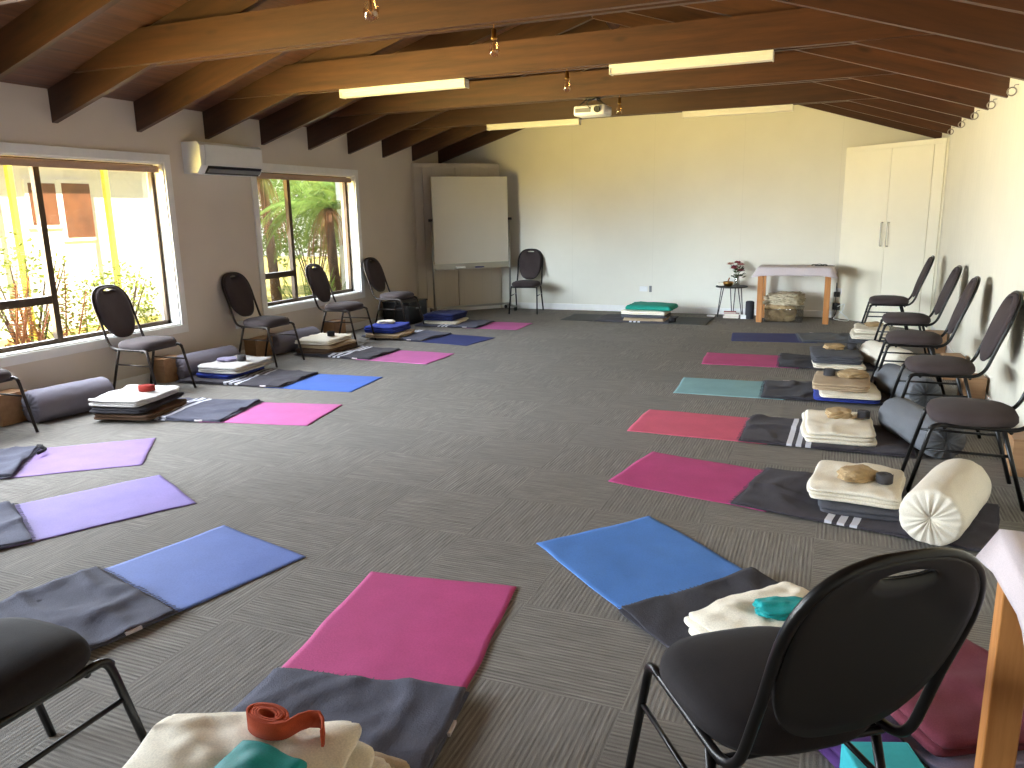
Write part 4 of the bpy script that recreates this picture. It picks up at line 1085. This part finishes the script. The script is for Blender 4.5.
fern(-7.3, 7.0, 14, 'green fern at the right end of the wide window', M['bush'], 14, .8, .75)
fern(-7.0, 9.3, 15, 'low green fern at the left of the smaller window', M['fern'], 16, .9, 1.0)
fern(-7.2, 10.1, 16, 'low green fern at the foot of the tree fern trunk', M['fern'], 16, .8, .8)
fern(-7.4, 11.4, 17, 'low green fern at the right of the smaller window', M['fern'], 16, .8, .8)
def shrub(x, y, w, h, seed, label, m, cnt=900, lf=.06):
    rr = random.Random(seed); r = thing('shrub', label, 'shrub', (x, y, -.35), 0, 'shrubs outside the windows'); bm = bmesh.new(); st = bmesh.new()
    for i in range(cnt):
        a = rr.uniform(0, 2*PI); ph = math.acos(rr.uniform(-.6, 1)); q = rr.uniform(.6, 1)
        p = Vector((w/2*q*math.sin(ph)*math.cos(a), w/2*q*math.sin(ph)*math.sin(a), h*.55+h*.45*q*math.cos(ph)))
        d = Vector((rr.uniform(-1,1), rr.uniform(-1,1), rr.uniform(-.6,.9))).normalized()*lf; sd = d.cross(Vector((rr.uniform(-1,1), rr.uniform(-1,1), 1))).normalized()*lf*.33
        bm.faces.new([bm.verts.new(p), bm.verts.new(p+d*.5+sd), bm.verts.new(p+d), bm.verts.new(p+d*.5-sd)])
    for i in range(8):
        a = 2*PI*i/8; add_tube(st, [(0, 0, 0), (w*.15*math.cos(a), w*.15*math.sin(a), h*.4), (w*.35*math.cos(a), w*.35*math.sin(a), h*.8)], [.02, .014, .006], 5)
    obj('stems', st, M['trunk'], r); obj('foliage', bm, m, r)
shrub(-8.3, 5.9, 1.3, 1.7, 21, 'yellow green shrub outside the wide window left of the mullion', M['bush'])
shrub(-8.6, 7.4, 1.0, 1.3, 22, 'yellow green shrub outside the wide window right of the mullion', M['bush'])
M['deepbush'] = leafmat('deep_bush_green', rgb(70,96,38), rgb(128,150,70))
for i, (x, y, w, h_) in enumerate(((-9.9, 13.3, 2.2, 3.0), (-10.2, 15.9, 2.6, 3.4), (-9.4, 18.6, 2.8, 3.2))):
    shrub(x, y, w, h_, 30+i, ('leafy bush behind the tree ferns', 'leafy bush behind the right tree fern', 'leafy bush furthest behind the tree ferns')[i], M['deepbush'], 3200, .11)

# ------------------------------------------------------------------ light
w = bpy.data.worlds.new('sky'); bpy.context.scene.world = w; w.use_nodes = True
wn = w.node_tree.nodes; wl = w.node_tree.links; bg = wn['Background']
tc = wn.new('ShaderNodeTexCoord'); sx = wn.new('ShaderNodeSeparateXYZ'); wl.new(tc.outputs['Generated'], sx.inputs[0])
cr = wn.new('ShaderNodeValToRGB'); wl.new(sx.outputs[2], cr.inputs[0])
cr.color_ramp.elements[0].position = .0; cr.color_ramp.elements[0].color = (1.0,.98,.92,1)
cr.color_ramp.elements[1].position = .6; cr.color_ramp.elements[1].color = (.55,.72,1.0,1)
wl.new(cr.outputs[0], bg.inputs[0]); bg.inputs[1].default_value = 1.4
sun = bpy.data.lights.new('sun', 'SUN'); sun.energy = 16.0; sun.angle = .01; sun.color = (1,.94,.82)
so = bpy.data.objects.new('sun', sun); C.objects.link(so); so.rotation_euler = (math.radians(8), math.radians(42), 0)

def area(name, loc, d, sx_, sy_, e, col, spread=180):
    l = bpy.data.lights.new(name, 'AREA'); l.shape = 'RECTANGLE'; l.size = sx_; l.size_y = sy_; l.energy = e; l.color = col; l.spread = math.radians(spread)
    o = bpy.data.objects.new(name, l); C.objects.link(o); o.location = loc
    o.rotation_euler = Vector(d).to_track_quat('-Z', 'Y').to_euler(); return o
for i, (y0, y1, z0, z1) in enumerate(WIN):
    yc = (y0+y1)/2; L = y1-y0-.1; zc = (z0+z1)/2; h = z1-z0-.1
    k = (1, .45, 1.15)[i]*L*h
    area('sky_window_light', (XL-.20, yc, zc), (1, .10, -.48), L, h, 47*k, (.84,.91,1.0), 132)
    for az, el, e, sp in ((62, -11, 8.0, 34), (24, -11, 6.2, 40)):
        a, b = math.radians(az), math.radians(el)
        area('low_sky_light', (XL-.23, yc, zc), (math.cos(a)*math.cos(b), math.sin(a)*math.cos(b), math.sin(b)), L*.9, h, e*k, (.74,.87,1.0), sp)
    for az, e in ((22, 15), (56, 13)):
        a = math.radians(az)
        area('ground_bounce_light', (XL-.26, yc, zc), (math.cos(a), math.sin(a), .36), L*.85, h, e*k, (1.0,.74,.22), 50)

# ------------------------------------------------------------------ camera
cd = bpy.data.cameras.new('camera'); cd.sensor_width = 36; cd.lens = 775/1024*36; cd.clip_start = .05
co = bpy.data.objects.new('camera', cd); C.objects.link(co)
yaw, pit, rol = -.3935, .2179, -.0200
f = Vector((math.sin(yaw)*math.cos(pit), math.cos(yaw)*math.cos(pit), -math.sin(pit)))
r0 = Vector((math.cos(yaw), -math.sin(yaw), 0)); u0 = r0.cross(f)
c, s = math.cos(rol), math.sin(rol); r2 = r0*c+u0*s; u2 = u0*c-r0*s
co.matrix_world = Matrix(((r2.x, u2.x, -f.x, 0), (r2.y, u2.y, -f.y, 0), (r2.z, u2.z, -f.z, 1.45), (0, 0, 0, 1)))
bpy.context.scene.camera = co
vs = bpy.context.scene.view_settings; vs.view_transform = 'Standard'; vs.look = 'None'; vs.exposure = .0
